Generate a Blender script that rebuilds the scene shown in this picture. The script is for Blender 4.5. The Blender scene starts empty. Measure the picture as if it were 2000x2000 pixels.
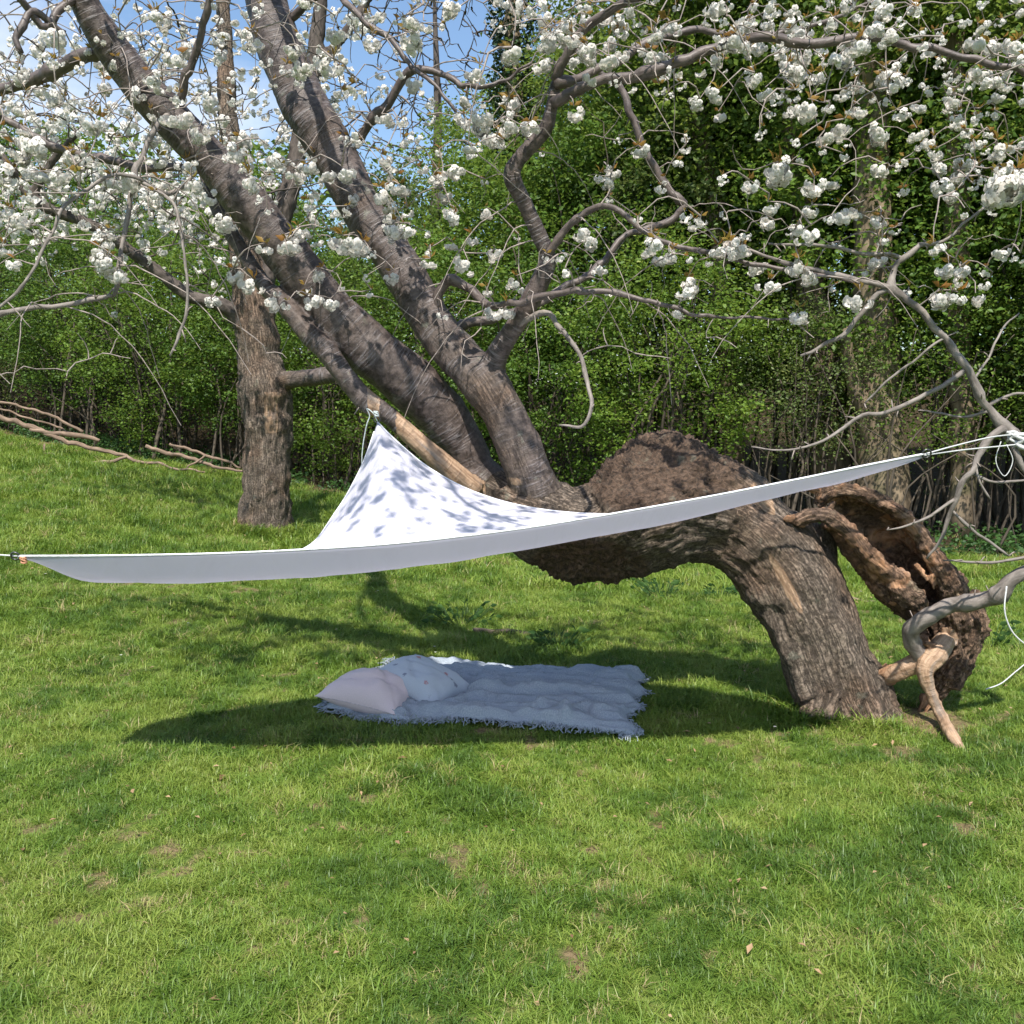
import bpy, math, random
import numpy as np
from mathutils import Vector, Matrix, Euler

random.seed(7)
rng = np.random.default_rng(11)
S = bpy.context.scene
COL = S.collection

# ------------------------------------------------------------------ camera
FPX = 1800.0                       # focal length in pixels of the 2000 px photograph
PITCH = math.atan(180 / FPX)       # tilted a little downwards
CAM = np.array([0.0, 0.0, 1.5])
cam_d = bpy.data.cameras.new('camera')
cam_d.sensor_width = 36
cam_d.lens = 36 * FPX / 2000
cam_d.clip_start = 0.05
cam_d.clip_end = 2000
cam = bpy.data.objects.new('camera', cam_d)
cam.location = CAM
cam.rotation_euler = (math.pi / 2 - PITCH, 0, 0)
COL.objects.link(cam)
S.camera = cam

# ------------------------------------------------------------------ sky and sun
SHX, SHY = 0.05, 0.67              # shadow offset on the ground per metre of height
ELEV = math.atan(1 / math.hypot(SHX, SHY))
AZ = math.atan2(-SHX, -SHY)        # the sun stands behind the camera
world = bpy.data.worlds.new('World')
S.world = world
world.use_nodes = True
wn = world.node_tree
wn.nodes.clear()
w_out = wn.nodes.new('ShaderNodeOutputWorld')
w_bg = wn.nodes.new('ShaderNodeBackground')
w_sky = wn.nodes.new('ShaderNodeTexSky')
w_sky.sky_type = 'NISHITA'
w_sky.sun_disc = False
w_sky.sun_elevation = ELEV
w_sky.sun_rotation = AZ
w_sky.air_density = 1.25
w_sky.dust_density = 0.6
w_sky.ozone_density = 4.0
w_bg.inputs['Strength'].default_value = 0.12
w_tc = wn.nodes.new('ShaderNodeTexCoord')
w_mp = wn.nodes.new('ShaderNodeMapping')
w_mp.inputs['Scale'].default_value = (2.2, 2.2, 4.5)
w_mp.inputs['Location'].default_value = (0.9, 0.35, 0.2)
w_nz = wn.nodes.new('ShaderNodeTexNoise')
w_nz.inputs['Scale'].default_value = 1.1
w_nz.inputs['Detail'].default_value = 7
w_nz.inputs['Roughness'].default_value = 0.55
w_rp = wn.nodes.new('ShaderNodeValToRGB')
w_rp.color_ramp.elements[0].position = 0.51
w_rp.color_ramp.elements[1].position = 0.72
w_mx = wn.nodes.new('ShaderNodeMix')
w_mx.data_type = 'RGBA'
w_mx.inputs[7].default_value = (6.2, 6.4, 6.9, 1)
wn.links.new(w_tc.outputs['Generated'], w_mp.inputs['Vector'])
wn.links.new(w_mp.outputs['Vector'], w_nz.inputs['Vector'])
wn.links.new(w_nz.outputs['Fac'], w_rp.inputs['Fac'])
wn.links.new(w_rp.outputs['Color'], w_mx.inputs[0])
wn.links.new(w_sky.outputs['Color'], w_mx.inputs[6])
wn.links.new(w_mx.outputs[2], w_bg.inputs['Color'])
wn.links.new(w_bg.outputs['Background'], w_out.inputs['Surface'])

sun_d = bpy.data.lights.new('sun', 'SUN')
sun_d.energy = 5.0
sun_d.angle = math.radians(0.75)
sun_d.color = (1.0, 0.955, 0.88)
sun = bpy.data.objects.new('sun', sun_d)
sun.rotation_euler = Vector((SHX, SHY, -1)).to_track_quat('-Z', 'Y').to_euler()
sun.location = (-2, -20, 30)
COL.objects.link(sun)

S.view_settings.view_transform = 'Standard'
S.view_settings.look = 'None'
S.view_settings.exposure = 0.68
S.view_settings.gamma = 1.0
S.view_settings.use_curve_mapping = False
S.render.engine = 'CYCLES'
S.cycles.use_denoising = True
S.cycles.max_bounces = 4
S.cycles.diffuse_bounces = 2
S.cycles.glossy_bounces = 2
S.cycles.transmission_bounces = 4
S.cycles.use_adaptive_sampling = True
S.cycles.adaptive_threshold = 0.02
S.cycles.transparent_max_bounces = 4

# ------------------------------------------------------------------ helpers: space
FWD = np.array([0, math.cos(PITCH), -math.sin(PITCH)])
UPV = np.array([0, math.sin(PITCH), math.cos(PITCH)])


def ray(px, py):
    return FWD + np.array([1.0, 0, 0]) * ((px - 1000) / FPX) + UPV * (-(py - 1000) / FPX)


def P(px, py, d):
    r = ray(px, py)
    return CAM + r * (d / r[1])


def R(rpx, d):
    return rpx * d / FPX


def proj(p):
    q = np.asarray(p) - CAM
    z = q @ FWD
    return 1000 + FPX * q[..., 0] / z, 1000 - FPX * (q @ UPV) / z, z


def smooth(a, b, x):
    t = np.clip((x - a) / (b - a), 0, 1)
    return t * t * (3 - 2 * t)


def _h(ix, iy, iz, s):
    h = (ix.astype(np.int64) * 374761393 + iy.astype(np.int64) * 668265263 + iz.astype(np.int64) * 2147483647 + s * 974711) & 0xffffffff
    h = ((h ^ (h >> 13)) * 1274126177) & 0xffffffff
    h = ((h ^ (h >> 16)) * 2246822519) & 0xffffffff
    return ((h ^ (h >> 15)) & 0xffff) / 65535.0


def vnoise(p, s=0):
    p = np.asarray(p, float)
    i = np.floor(p)
    f = p - i
    f = f * f * f * (f * (f * 6 - 15) + 10)
    i = i.astype(np.int64)
    out = 0
    for dx in (0, 1):
        wx = f[:, 0] if dx else 1 - f[:, 0]
        for dy in (0, 1):
            wy = f[:, 1] if dy else 1 - f[:, 1]
            for dz in (0, 1):
                wz = f[:, 2] if dz else 1 - f[:, 2]
                out = out + wx * wy * wz * _h(i[:, 0] + dx, i[:, 1] + dy, i[:, 2] + dz, s)
    return out


def fbm(p, octs=4, s=0, gain=0.5):
    p = np.asarray(p, float)
    a, t, o = 1.0, 0.0, 0
    for k in range(octs):
        o = o + a * vnoise(p * (2.03 ** k) + 17.3 * k, s + k)
        t += a
        a *= gain
    return o / t


def ground_z(x, y):
    x = np.asarray(x, float)
    y = np.asarray(y, float)
    base = 0.135 * np.log1p(np.exp(-(x + 0.3) * 2)) / 2 * smooth(4.2, 10.5, y)
    base = base - 0.10 * smooth(6, 12, y) * smooth(-1, 2, x)
    base = base + 2.6 * smooth(20, 30, y) + 1.2 * smooth(2, 12, x) * smooth(14, 20, y)
    return np.clip(base, -1, 6.0)


def bump_z(x, y):
    p = np.stack([np.ravel(x), np.ravel(y), np.zeros(np.size(x))], 1)
    b = (fbm(p * 1.1, 3, 5) - 0.5) * 0.07 + (fbm(p * 5.5, 2, 9) - 0.5) * 0.022
    return b.reshape(np.shape(x))


def gz(x, y):
    x = np.atleast_1d(np.asarray(x, float))
    y = np.atleast_1d(np.asarray(y, float))
    r = ground_z(x, y) + bump_z(x, y)
    return r


def G(px, py):
    """the point of the ground seen at a pixel"""
    r = ray(px, py)
    t = 1.5 / max(1e-3, -r[2])
    for k in range(40):
        p = CAM + r * t
        z = gz(p[0], p[1])[0]
        t += (p[2] - z) / max(0.15, -r[2]) * 0.6 * 0.5
    return CAM + r * t


# ------------------------------------------------------------------ helpers: meshes
def new_mesh(name, V, quads=None, tris=None, attrs=None, smooth_shade=True):
    V = np.asarray(V, np.float32)
    me = bpy.data.meshes.new(name)
    loops, starts = [], []
    n = 0
    if quads is not None and len(quads):
        q = np.asarray(quads, np.int32)
        loops.append(q.ravel())
        starts.append(np.arange(len(q)) * 4)
        n = len(q) * 4
    if tris is not None and len(tris):
        t = np.asarray(tris, np.int32)
        loops.append(t.ravel())
        starts.append(n + np.arange(len(t)) * 3)
    me.vertices.add(len(V))
    me.vertices.foreach_set('co', V.ravel())
    if loops:
        loops = np.concatenate(loops)
        starts = np.concatenate(starts)
        me.loops.add(len(loops))
        me.loops.foreach_set('vertex_index', loops.astype(np.int32))
        me.polygons.add(len(starts))
        me.polygons.foreach_set('loop_start', starts.astype(np.int32))
        me.update(calc_edges=True)
        if smooth_shade:
            me.polygons.foreach_set('use_smooth', np.ones(len(starts), bool))
    for k, a in (attrs or {}).items():
        set_attr(me, k, a)
    me.update()
    return me


def set_attr(me, k, a):
    a = np.asarray(a, np.float32)
    if a.ndim == 2:
        at = me.attributes.new(k, 'FLOAT_VECTOR', 'POINT')
        at.data.foreach_set('vector', a.ravel())
    else:
        at = me.attributes.new(k, 'FLOAT', 'POINT')
        at.data.foreach_set('value', a)


def link(name, data, mat=None, parent=None, loc=None):
    o = bpy.data.objects.new(name, data)
    COL.objects.link(o)
    if mat is not None and data is not None:
        if len(data.materials) == 0:
            data.materials.append(mat)
    if parent is not None:
        o.parent = parent
    if loc is not None:
        o.location = loc
    return o


def tag(o, label=None, cat=None, group=None, kind=None):
    if label:
        o['label'] = label
    if cat:
        o['category'] = cat
    if group:
        o['group'] = group
    if kind:
        o['kind'] = kind
    return o


def thing(name, label, cat, loc=(0, 0, 0), group=None):
    o = bpy.data.objects.new(name, None)
    o.empty_display_size = 0.1
    COL.objects.link(o)
    o.location = loc
    return tag(o, label, cat, group)


class MB:
    """collects pieces for one mesh"""
    def __init__(self):
        self.V, self.Q, self.T, self.A = [], [], [], {}
        self.n = 0

    def add(self, V, Q=None, T=None, **attrs):
        V = np.asarray(V, float)
        if Q is not None and len(Q):
            self.Q.append(np.asarray(Q) + self.n)
        if T is not None and len(T):
            self.T.append(np.asarray(T) + self.n)
        self.V.append(V)
        for k, a in attrs.items():
            a = np.asarray(a, float)
            if a.ndim == 0:
                a = np.full(len(V), float(a))
            self.A.setdefault(k, []).append(a)
        self.n += len(V)

    def mesh(self, name, off=None, smooth_shade=True):
        V = np.concatenate(self.V)
        if off is not None:
            V = V - np.asarray(off)
        return new_mesh(name, V, np.concatenate(self.Q) if self.Q else None, np.concatenate(self.T) if self.T else None,
                        {k: np.concatenate(a) for k, a in self.A.items()}, smooth_shade)


def catmull(pts, step):
    """pts: (n, k) with xyz first; resampled about every `step` metres"""
    pts = np.asarray(pts, float)
    if len(pts) == 2:
        n = max(2, int(np.linalg.norm(pts[1, :3] - pts[0, :3]) / step) + 1)
        t = np.linspace(0, 1, n)[:, None]
        return pts[0] * (1 - t) + pts[1] * t
    ext = np.vstack([2 * pts[0] - pts[1], pts, 2 * pts[-1] - pts[-2]])
    out = []
    for i in range(1, len(ext) - 2):
        p0, p1, p2, p3 = ext[i - 1:i + 3]
        n = max(1, int(np.ceil(np.linalg.norm(p2[:3] - p1[:3]) / step)))
        t = (np.arange(n) / n)[:, None]
        out.append(0.5 * (2 * p1 + (p2 - p0) * t + (2 * p0 - 5 * p1 + 4 * p2 - p3) * t ** 2 + (3 * p1 - p0 - 3 * p2 + p3) * t ** 3))
    out.append(pts[-1:])
    return np.vstack(out)


def frames(C):
    T = np.gradient(C, axis=0)
    T /= np.maximum(np.linalg.norm(T, axis=1, keepdims=True), 1e-9)
    up = np.array([0.13, -0.9, 0.35])
    N = np.zeros_like(C)
    n = up - T[0] * (up @ T[0])
    if np.linalg.norm(n) < 1e-3:
        n = np.array([1.0, 0, 0]) - T[0] * T[0][0]
    n /= np.linalg.norm(n)
    for i in range(len(C)):
        n = n - T[i] * (n @ T[i])
        n /= max(1e-9, np.linalg.norm(n))
        N[i] = n
    return T, N, np.cross(T, N)


def tube(C, r, ns=8, caps=True, wob=0.0, seed=0):
    """returns V, Q, T and the bark coordinates of a tube"""
    C = np.asarray(C, float)
    r = np.broadcast_to(np.asarray(r, float), (len(C),)).copy()
    T, N, B = frames(C)
    a = np.arange(ns) * 2 * math.pi / ns
    ca, sa = np.cos(a), np.sin(a)
    rr = r[:, None] * np.ones(ns)
    if wob:
        q = np.stack([np.repeat(C[:, 0] * 9, ns) + np.tile(ca, len(C)), np.repeat(C[:, 2] * 9, ns) + np.tile(sa, len(C)),
                      np.repeat(C[:, 1] * 9, ns)], 1)
        rr = rr * (1 + wob * 2 * (vnoise(q * 1.3, seed).reshape(len(C), ns) - 0.5))
    V = C[:, None, :] + rr[..., None] * (N[:, None, :] * ca[None, :, None] + B[:, None, :] * sa[None, :, None])
    L = np.concatenate([[0], np.cumsum(np.linalg.norm(np.diff(C, axis=0), axis=1))])
    bark = np.stack([rr * ca, rr * sa, np.repeat(L[:, None], ns, 1)], 2).reshape(-1, 3)
    V = V.reshape(-1, 3)
    i = np.arange(len(C) - 1)[:, None] * ns
    j = np.arange(ns)[None, :]
    j2 = (j + 1) % ns
    Q = np.stack([i + j, i + j2, i + ns + j2, i + ns + j], 2).reshape(-1, 4)
    Tr = None
    if caps:
        n = len(V)
        V = np.vstack([V, C[:1], C[-1:]])
        bark = np.vstack([bark, [[0, 0, 0]], [[0, 0, L[-1]]]])
        jj = np.arange(ns)
        jn = (jj + 1) % ns
        o = (len(C) - 1) * ns
        Tr = np.vstack([np.stack([jn, jj, np.full(ns, n)], 1), np.stack([o + jj, o + jn, np.full(ns, n + 1)], 1)])
    return V, Q, Tr, bark


def pix_path(rows, dflt=None):
    """rows of (px, py, d, radius in px) -> array of x y z r"""
    out = []
    for px, py, d, r in rows:
        out.append([*P(px, py, d), R(r, d)])
    return np.array(out)


def jitter(path, amp, seed):
    """a little crookedness along a resampled branch"""
    q = path[:, :3] * 6.0
    for k in range(3):
        path[:, k] += (fbm(q, 2, seed + 31 * k) - 0.5) * amp * 2
    return path


# ------------------------------------------------------------------ helpers: materials
class NT:
    def __init__(self, name):
        self.m = bpy.data.materials.new(name)
        self.m.use_nodes = True
        self.t = self.m.node_tree
        self.t.nodes.clear()
        self.out = self.t.nodes.new('ShaderNodeOutputMaterial')

    def n(self, typ, **kw):
        nd = self.t.nodes.new('ShaderNode' + typ)
        for k, v in kw.items():
            if hasattr(nd, k):
                setattr(nd, k, v)
        return nd

    def set(self, sock, v):
        if hasattr(v, 'bl_rna') and 'NodeSocket' in type(v).__name__:
            self.t.links.new(v, sock)
        elif isinstance(v, (tuple, list)) and len(v) == 3 and sock.type == 'RGBA':
            sock.default_value = (*v, 1)
        else:
            sock.default_value = v

    def attr(self, name, out='Vector', kind='GEOMETRY'):
        nd = self.n('Attribute')
        nd.attribute_type = kind
        nd.attribute_name = name
        return nd.outputs[out]

    def pos(self):
        return self.n('NewGeometry').outputs['Position']

    def obj(self):
        return self.n('TexCoord').outputs['Object']

    def map(self, v, scale=(1, 1, 1), loc=(0, 0, 0), rot=(0, 0, 0)):
        nd = self.n('Mapping')
        self.set(nd.inputs['Vector'], v)
        nd.inputs['Scale'].default_value = scale
        nd.inputs['Location'].default_value = loc
        nd.inputs['Rotation'].default_value = rot
        return nd.outputs['Vector']

    def noise(self, v, scale=5, detail=4, rough=0.55, dist=0.0):
        nd = self.n('TexNoise')
        self.set(nd.inputs['Vector'], v)
        nd.inputs['Scale'].default_value = scale
        nd.inputs['Detail'].default_value = detail
        nd.inputs['Roughness'].default_value = rough
        nd.inputs['Distortion'].default_value = dist
        return nd.outputs['Fac']

    def voro(self, v, scale=5, feature='F1', out='Distance'):
        nd = self.n('TexVoronoi')
        nd.feature = feature
        self.set(nd.inputs['Vector'], v)
        nd.inputs['Scale'].default_value = scale
        return nd.outputs[out]

    def ramp(self, f, a, b, va=0.0, vb=1.0):
        nd = self.n('MapRange')
        nd.interpolation_type = 'SMOOTHSTEP'
        self.set(nd.inputs[0], f)
        nd.inputs[1].default_value = a
        nd.inputs[2].default_value = b
        nd.inputs[3].default_value = va
        nd.inputs[4].default_value = vb
        return nd.outputs[0]

    def math(self, op, a, b=0.0):
        nd = self.n('Math')
        nd.operation = op
        self.set(nd.inputs[0], a)
        self.set(nd.inputs[1], b)
        return nd.outputs[0]

    def mix(self, f, a, b, blend='MIX'):
        nd = self.n('Mix')
        nd.data_type = 'RGBA'
        nd.blend_type = blend
        self.set(nd.inputs[0], f)
        self.set(nd.inputs[6], a)
        self.set(nd.inputs[7], b)
        return nd.outputs[2]

    def bump(self, h, strength=0.5, dist=0.01, normal=None):
        nd = self.n('Bump')
        nd.inputs['Strength'].default_value = strength
        nd.inputs['Distance'].default_value = dist
        self.set(nd.inputs['Height'], h)
        if normal is not None:
            self.set(nd.inputs['Normal'], normal)
        return nd.outputs['Normal']

    def bsdf(self, color, rough=0.8, normal=None, spec=0.3, **kw):
        nd = self.n('BsdfPrincipled')
        self.set(nd.inputs['Base Color'], color)
        self.set(nd.inputs['Roughness'], rough)
        nd.inputs['Specular IOR Level'].default_value = spec
        for k, v in kw.items():
            self.set(nd.inputs[k], v)
        if normal is not None:
            self.set(nd.inputs['Normal'], normal)
        return nd.outputs[0]

    def translucent(self, color):
        nd = self.n('BsdfTranslucent')
        self.set(nd.inputs['Color'], color)
        return nd.outputs[0]

    def blend(self, f, a, b):
        nd = self.n('MixShader')
        self.set(nd.inputs[0], f)
        self.set(nd.inputs[1], a)
        self.set(nd.inputs[2], b)
        return nd.outputs[0]

    def done(self, sh):
        self.t.links.new(sh, self.out.inputs['Surface'])
        return self.m


def mat_bark(name='cherry_bark', warm=None):
    t = NT(name)
    bk = t.attr('bark')
    ob = t.attr('rest')
    rough = t.attr('rough', 'Fac')
    bare = t.attr('bare', 'Fac')
    # furrowed old bark
    fur = t.noise(t.map(bk, (52, 52, 5.5)), 1.0, 7, 0.65, 0.7)
    crack = t.ramp(t.math('ABSOLUTE', t.math('SUBTRACT', fur, 0.5)), 0.0, 0.07)
    grit = t.noise(ob, 60, 5, 0.65)
    big = t.noise(ob, 3.2, 4, 0.55)
    c_old = t.mix(t.ramp(grit, 0.3, 0.72), (0.070, 0.053, 0.040), (0.26, 0.205, 0.157))
    c_old = t.mix(t.ramp(big, 0.42, 0.66), c_old, t.mix(t.ramp(grit, 0.35, 0.7), (0.12, 0.078, 0.052), (0.27, 0.185, 0.13)))
    c_old = t.mix(t.math('MULTIPLY', t.math('SUBTRACT', 1.0, crack), 0.6), c_old, (0.025, 0.018, 0.013))
    burl = t.ramp(rough, 1.15, 1.75)
    gran = t.noise(t.map(ob, (1.0, 1.0, 1.5)), 30, 9, 0.74, 1.6)
    c_burl = t.mix(t.ramp(gran, 0.34, 0.66), (0.014, 0.009, 0.006), (0.17, 0.105, 0.068))
    c_old = t.mix(t.math('MULTIPLY', burl, 0.8), c_old, c_burl)
    # smooth younger bark with lenticel bands
    len1 = t.noise(t.map(bk, (7, 7, 95)), 1.0, 3, 0.6, 0.4)
    patch = t.ramp(t.noise(ob, 5.5, 3), 0.40, 0.56)
    lent = t.math('MULTIPLY', t.ramp(len1, 0.5, 0.66), patch)
    c_new = t.mix(t.ramp(t.noise(t.map(bk, (22, 22, 30)), 1.0, 5, 0.6), 0.3, 0.7), (0.030, 0.022, 0.019), (0.12, 0.092, 0.08))
    c_new = t.mix(t.math('MULTIPLY', lent, 0.5), c_new, (0.27, 0.245, 0.245))
    rm = t.math('ADD', rough, t.math('MULTIPLY', t.math('SUBTRACT', big, 0.5), 0.8))
    rmix = t.ramp(rm, 0.3, 0.7)
    col = t.mix(rmix, c_new, c_old)
    # lichen
    lich = t.ramp(t.noise(ob, 11, 5, 0.6), 0.62, 0.7)
    col = t.mix(t.math('MULTIPLY', lich, 0.35), col, (0.24, 0.25, 0.19))
    # bare wood
    grain = t.noise(t.map(bk, (60, 60, 5)), 1.0, 4, 0.6)
    c_bare = t.mix(t.ramp(grain, 0.3, 0.7), (0.24, 0.145, 0.085), (0.47, 0.32, 0.21))
    c_bare = t.mix(t.ramp(t.noise(t.map(bk, (22, 22, 3)), 1.0, 4), 0.5, 0.66, 0, 0.75), c_bare, (0.20, 0.17, 0.145))
    bm = t.ramp(t.math('ADD', bare, t.math('MULTIPLY', t.math('SUBTRACT', t.noise(ob, 16, 3), 0.5), 0.5)), 0.45, 0.6)
    col = t.mix(bm, col, c_bare)
    if warm:
        col = t.mix(1.0, col, warm, 'MULTIPLY')
    h = t.math('ADD', t.math('MULTIPLY', t.math('MULTIPLY', t.math('MULTIPLY', crack, rmix), t.math('SUBTRACT', 1.0, burl)), 0.7), t.math('ADD', t.math('MULTIPLY', grit, 0.5), t.math('MULTIPLY', t.math('MULTIPLY', gran, burl), 2.4)))
    h = t.math('ADD', h, t.math('MULTIPLY', lent, 0.25))
    nrm = t.bump(h, 0.85, 0.012)
    ro = t.math('ADD', 0.5, t.math('MULTIPLY', rmix, 0.38))
    return t.done(t.bsdf(col, ro, nrm, 0.35))


def mat_wood(name, a, b, scale=(40, 40, 6), bump=0.6, rough=0.85, spec=0.25, moss=0.0):
    t = NT(name)
    bk = t.attr('bark')
    g = t.noise(t.map(bk, scale), 1.0, 6, 0.62, 0.5)
    p = t.pos()
    big = t.noise(p, 4, 3)
    c = t.mix(t.ramp(g, 0.3, 0.7), a, b)
    c = t.mix(t.ramp(big, 0.35, 0.75, 0.0, 0.5), c, tuple(0.5 * (x + y) * 0.6 for x, y in zip(a, b)))
    if moss:
        c = t.mix(t.ramp(t.noise(p, 2.3, 5), 0.5, 0.62, 0, moss), c, (0.06, 0.085, 0.02))
    return t.done(t.bsdf(c, rough, t.bump(g, bump, 0.008), spec))


def mat_leaf(name, dark, light, yellow, trans=0.45, rough=0.5, spread=1.0):
    t = NT(name)
    tint = t.attr('tint', 'Fac')
    rnd = t.n('ObjectInfo').outputs['Random']
    f = t.math('ADD', t.math('MULTIPLY', tint, 0.8), t.math('MULTIPLY', rnd, 0.25))
    c = t.mix(t.ramp(f, 0.1, 0.75), dark, light)
    c = t.mix(t.ramp(f, 0.7, 1.05), c, yellow)
    d = t.bsdf(c, rough, None, 0.35)
    tr = t.translucent(t.mix(0.35, c, yellow))
    return t.done(t.blend(trans, d, tr))


M = {}
M['bark'] = mat_bark()
M['stump_bark'] = mat_bark('stump_bark', (1.10, 0.92, 0.80))
M['branch'] = mat_wood('branch_bark', (0.05, 0.037, 0.032), (0.165, 0.13, 0.115), (26, 26, 16), 0.5, 0.5, 0.4)
M['grey_branch'] = mat_wood('grey_branch_bark', (0.105, 0.088, 0.076), (0.30, 0.26, 0.23), (30, 30, 14), 0.6, 0.65, 0.3)
M['twig'] = mat_wood('twig_bark', (0.16, 0.13, 0.115), (0.38, 0.32, 0.28), (30, 30, 30), 0.2, 0.6)
M['dark_branch'] = mat_wood('dark_branch_bark', (0.04, 0.032, 0.027), (0.13, 0.105, 0.09), (24, 24, 10), 0.6, 0.8)
M['old_trunk'] = mat_wood('old_trunk_bark', (0.075, 0.058, 0.043), (0.30, 0.235, 0.175), (26, 26, 3), 0.9, 0.9)
M['wood_trunk'] = mat_wood('woodland_bark', (0.10, 0.075, 0.05), (0.30, 0.23, 0.155), (9, 9, 1.5), 0.8, 0.9, 0.2, 0.3)
M['stem'] = mat_wood('stem_bark', (0.04, 0.033, 0.024), (0.125, 0.10, 0.075), (30, 30, 6), 0.4, 0.9)
M['dead_wood'] = mat_wood('dead_wood', (0.11, 0.075, 0.052), (0.33, 0.235, 0.17), (40, 40, 5), 0.6, 0.85)
M['hedge_leaf'] = mat_leaf('hedge_leaf', (0.045, 0.095, 0.014), (0.115, 0.205, 0.028), (0.26, 0.33, 0.055), 0.42)
M['wood_leaf'] = mat_leaf('woodland_leaf', (0.075, 0.13, 0.022), (0.18, 0.27, 0.04), (0.33, 0.38, 0.075), 0.5)
M['hedge_fresh'] = mat_leaf('hedge_leaf_fresh', (0.065, 0.125, 0.018), (0.15, 0.245, 0.032), (0.29, 0.35, 0.06), 0.45)
M['hedge_dull'] = mat_leaf('hedge_leaf_dull', (0.05, 0.085, 0.022), (0.12, 0.165, 0.045), (0.24, 0.26, 0.08), 0.4)
M['ivy'] = mat_leaf('ivy_leaf', (0.012, 0.03, 0.008), (0.03, 0.06, 0.016), (0.05, 0.085, 0.02), 0.15, 0.35)
M['weed'] = mat_leaf('weed_leaf', (0.03, 0.075, 0.018), (0.06, 0.13, 0.03), (0.12, 0.2, 0.05), 0.35)
M['bronze'] = mat_leaf('bronze_leaf', (0.30, 0.135, 0.035), (0.36, 0.22, 0.05), (0.27, 0.29, 0.05), 0.5)


def mat_petal():
    t = NT('petal')
    tint = t.attr('tint', 'Fac')
    c = t.mix(tint, (0.81, 0.785, 0.735), (0.81, 0.71, 0.64))
    return t.done(t.blend(0.4, t.bsdf(c, 0.6, None, 0.2), t.translucent((0.72, 0.69, 0.63))))


M['petal'] = mat_petal()


# ------------------------------------------------------------------ the ground
HEDGE = np.array([[-40, 24], [-16, 19], [-10, 17], [-5, 15.2], [0, 13.4], [3, 12.0], [5, 10.4], [8, 9.2], [14, 8], [40, 8]], float)


def hedge_y(x):
    return np.interp(x, HEDGE[:, 0], HEDGE[:, 1])


BLANKET_PX = [(612, 1399), (1222, 1441), (1254, 1328), (768, 1298)]
BLANKET = [G(*p) for p in BLANKET_PX]
BASE = G(1655, 1392)
PRONG = G(1878, 1466)
BACKTREE = P(520, 1036, 10.0)


def bare_mask(x, y):
    """0 thick grass ... 1 bare earth"""
    p = np.stack([x, y, np.zeros_like(x)], 1)
    n1 = fbm(p * 1.7, 4, 41)
    n2 = fbm(p * 11.0, 3, 47)
    b = smooth(0.56, 0.70, 0.25 * n1 + 0.75 * n2) * 0.65
    b = np.maximum(b, smooth(0.72, 0.82, n2) * 0.9)
    for (cx, cy, rad, amt) in ((BASE[0] + 0.33, BASE[1] - 0.12, 0.26, 1.0), (BASE[0], BASE[1] - 0.02, 0.30, 0.5),
                               (BACKTREE[0], BACKTREE[1], 0.40, 0.45)):
        dd = np.hypot(x - cx, y - cy) + (n2 - 0.5) * 0.2
        b = np.maximum(b, amt * (1 - smooth(rad * 0.55, rad * 1.1, dd)))
    h = hedge_y(x)
    b = np.maximum(b, smooth(-0.5, 0.6, y - h + (n1 - 0.5) * 1.5))
    return np.clip(b, 0, 1)


def warp(a, b, n, focus, k):
    t = np.linspace(-1, 1, n)
    u = np.sinh(k * t) / math.sinh(k)
    return np.where(u < 0, focus + (focus - a) * u, focus + (b - focus) * u)


gx = warp(-400, 400, 420, 0.0, 7.6)
gy = warp(-200, 600, 460, 4.0, 7.2)
GX, GY = np.meshgrid(gx, gy)
GZ = ground_z(GX, GY) + bump_z(GX, GY)
nx, ny = len(gx), len(gy)
ii = (np.arange(ny - 1)[:, None] * nx + np.arange(nx - 1)[None, :]).reshape(-1)
gq = np.stack([ii, ii + 1, ii + nx + 1, ii + nx], 1)
gb = bare_mask(GX.ravel(), GY.ravel())
gl = smooth(0.0, 1.2, GY.ravel() - hedge_y(GX.ravel()))
gme = new_mesh('ground', np.stack([GX, GY, GZ], 2).reshape(-1, 3), gq, None, {'bare': gb, 'mould': gl})


def mat_ground():
    t = NT('lawn_soil')
    p = t.pos()
    bare = t.attr('bare', 'Fac')
    fine = t.noise(p, 70, 6, 0.65)
    mid = t.noise(p, 9, 5, 0.6)
    big = t.noise(p, 1.2, 3)
    g = t.mix(t.ramp(fine, 0.3, 0.7), (0.045, 0.085, 0.016), (0.14, 0.205, 0.035))
    g = t.mix(t.ramp(mid, 0.4, 0.7, 0, 0.6), g, (0.125, 0.165, 0.034))
    g = t.mix(t.ramp(big, 0.45, 0.7, 0, 0.35), g, (0.05, 0.09, 0.015))
    s = t.mix(t.ramp(fine, 0.3, 0.7), (0.085, 0.06, 0.035), (0.30, 0.215, 0.12))
    s = t.mix(t.ramp(mid, 0.35, 0.65), s, (0.14, 0.115, 0.055))
    s = t.mix(t.attr('mould', 'Fac'), s, t.mix(t.ramp(fine, 0.3, 0.7), (0.022, 0.017, 0.010), (0.065, 0.048, 0.028)))
    bb = t.math('ADD', bare, t.math('MULTIPLY', t.math('SUBTRACT', fine, 0.5), 0.6))
    c = t.mix(t.ramp(bb, 0.25, 0.75), g, s)
    return t.done(t.bsdf(c, 0.95, t.bump(t.math('ADD', fine, t.math('MULTIPLY', mid, 1.5)), 0.8, 0.02), 0.1))


ground = tag(link('ground', gme, mat_ground()), kind='structure')


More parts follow.
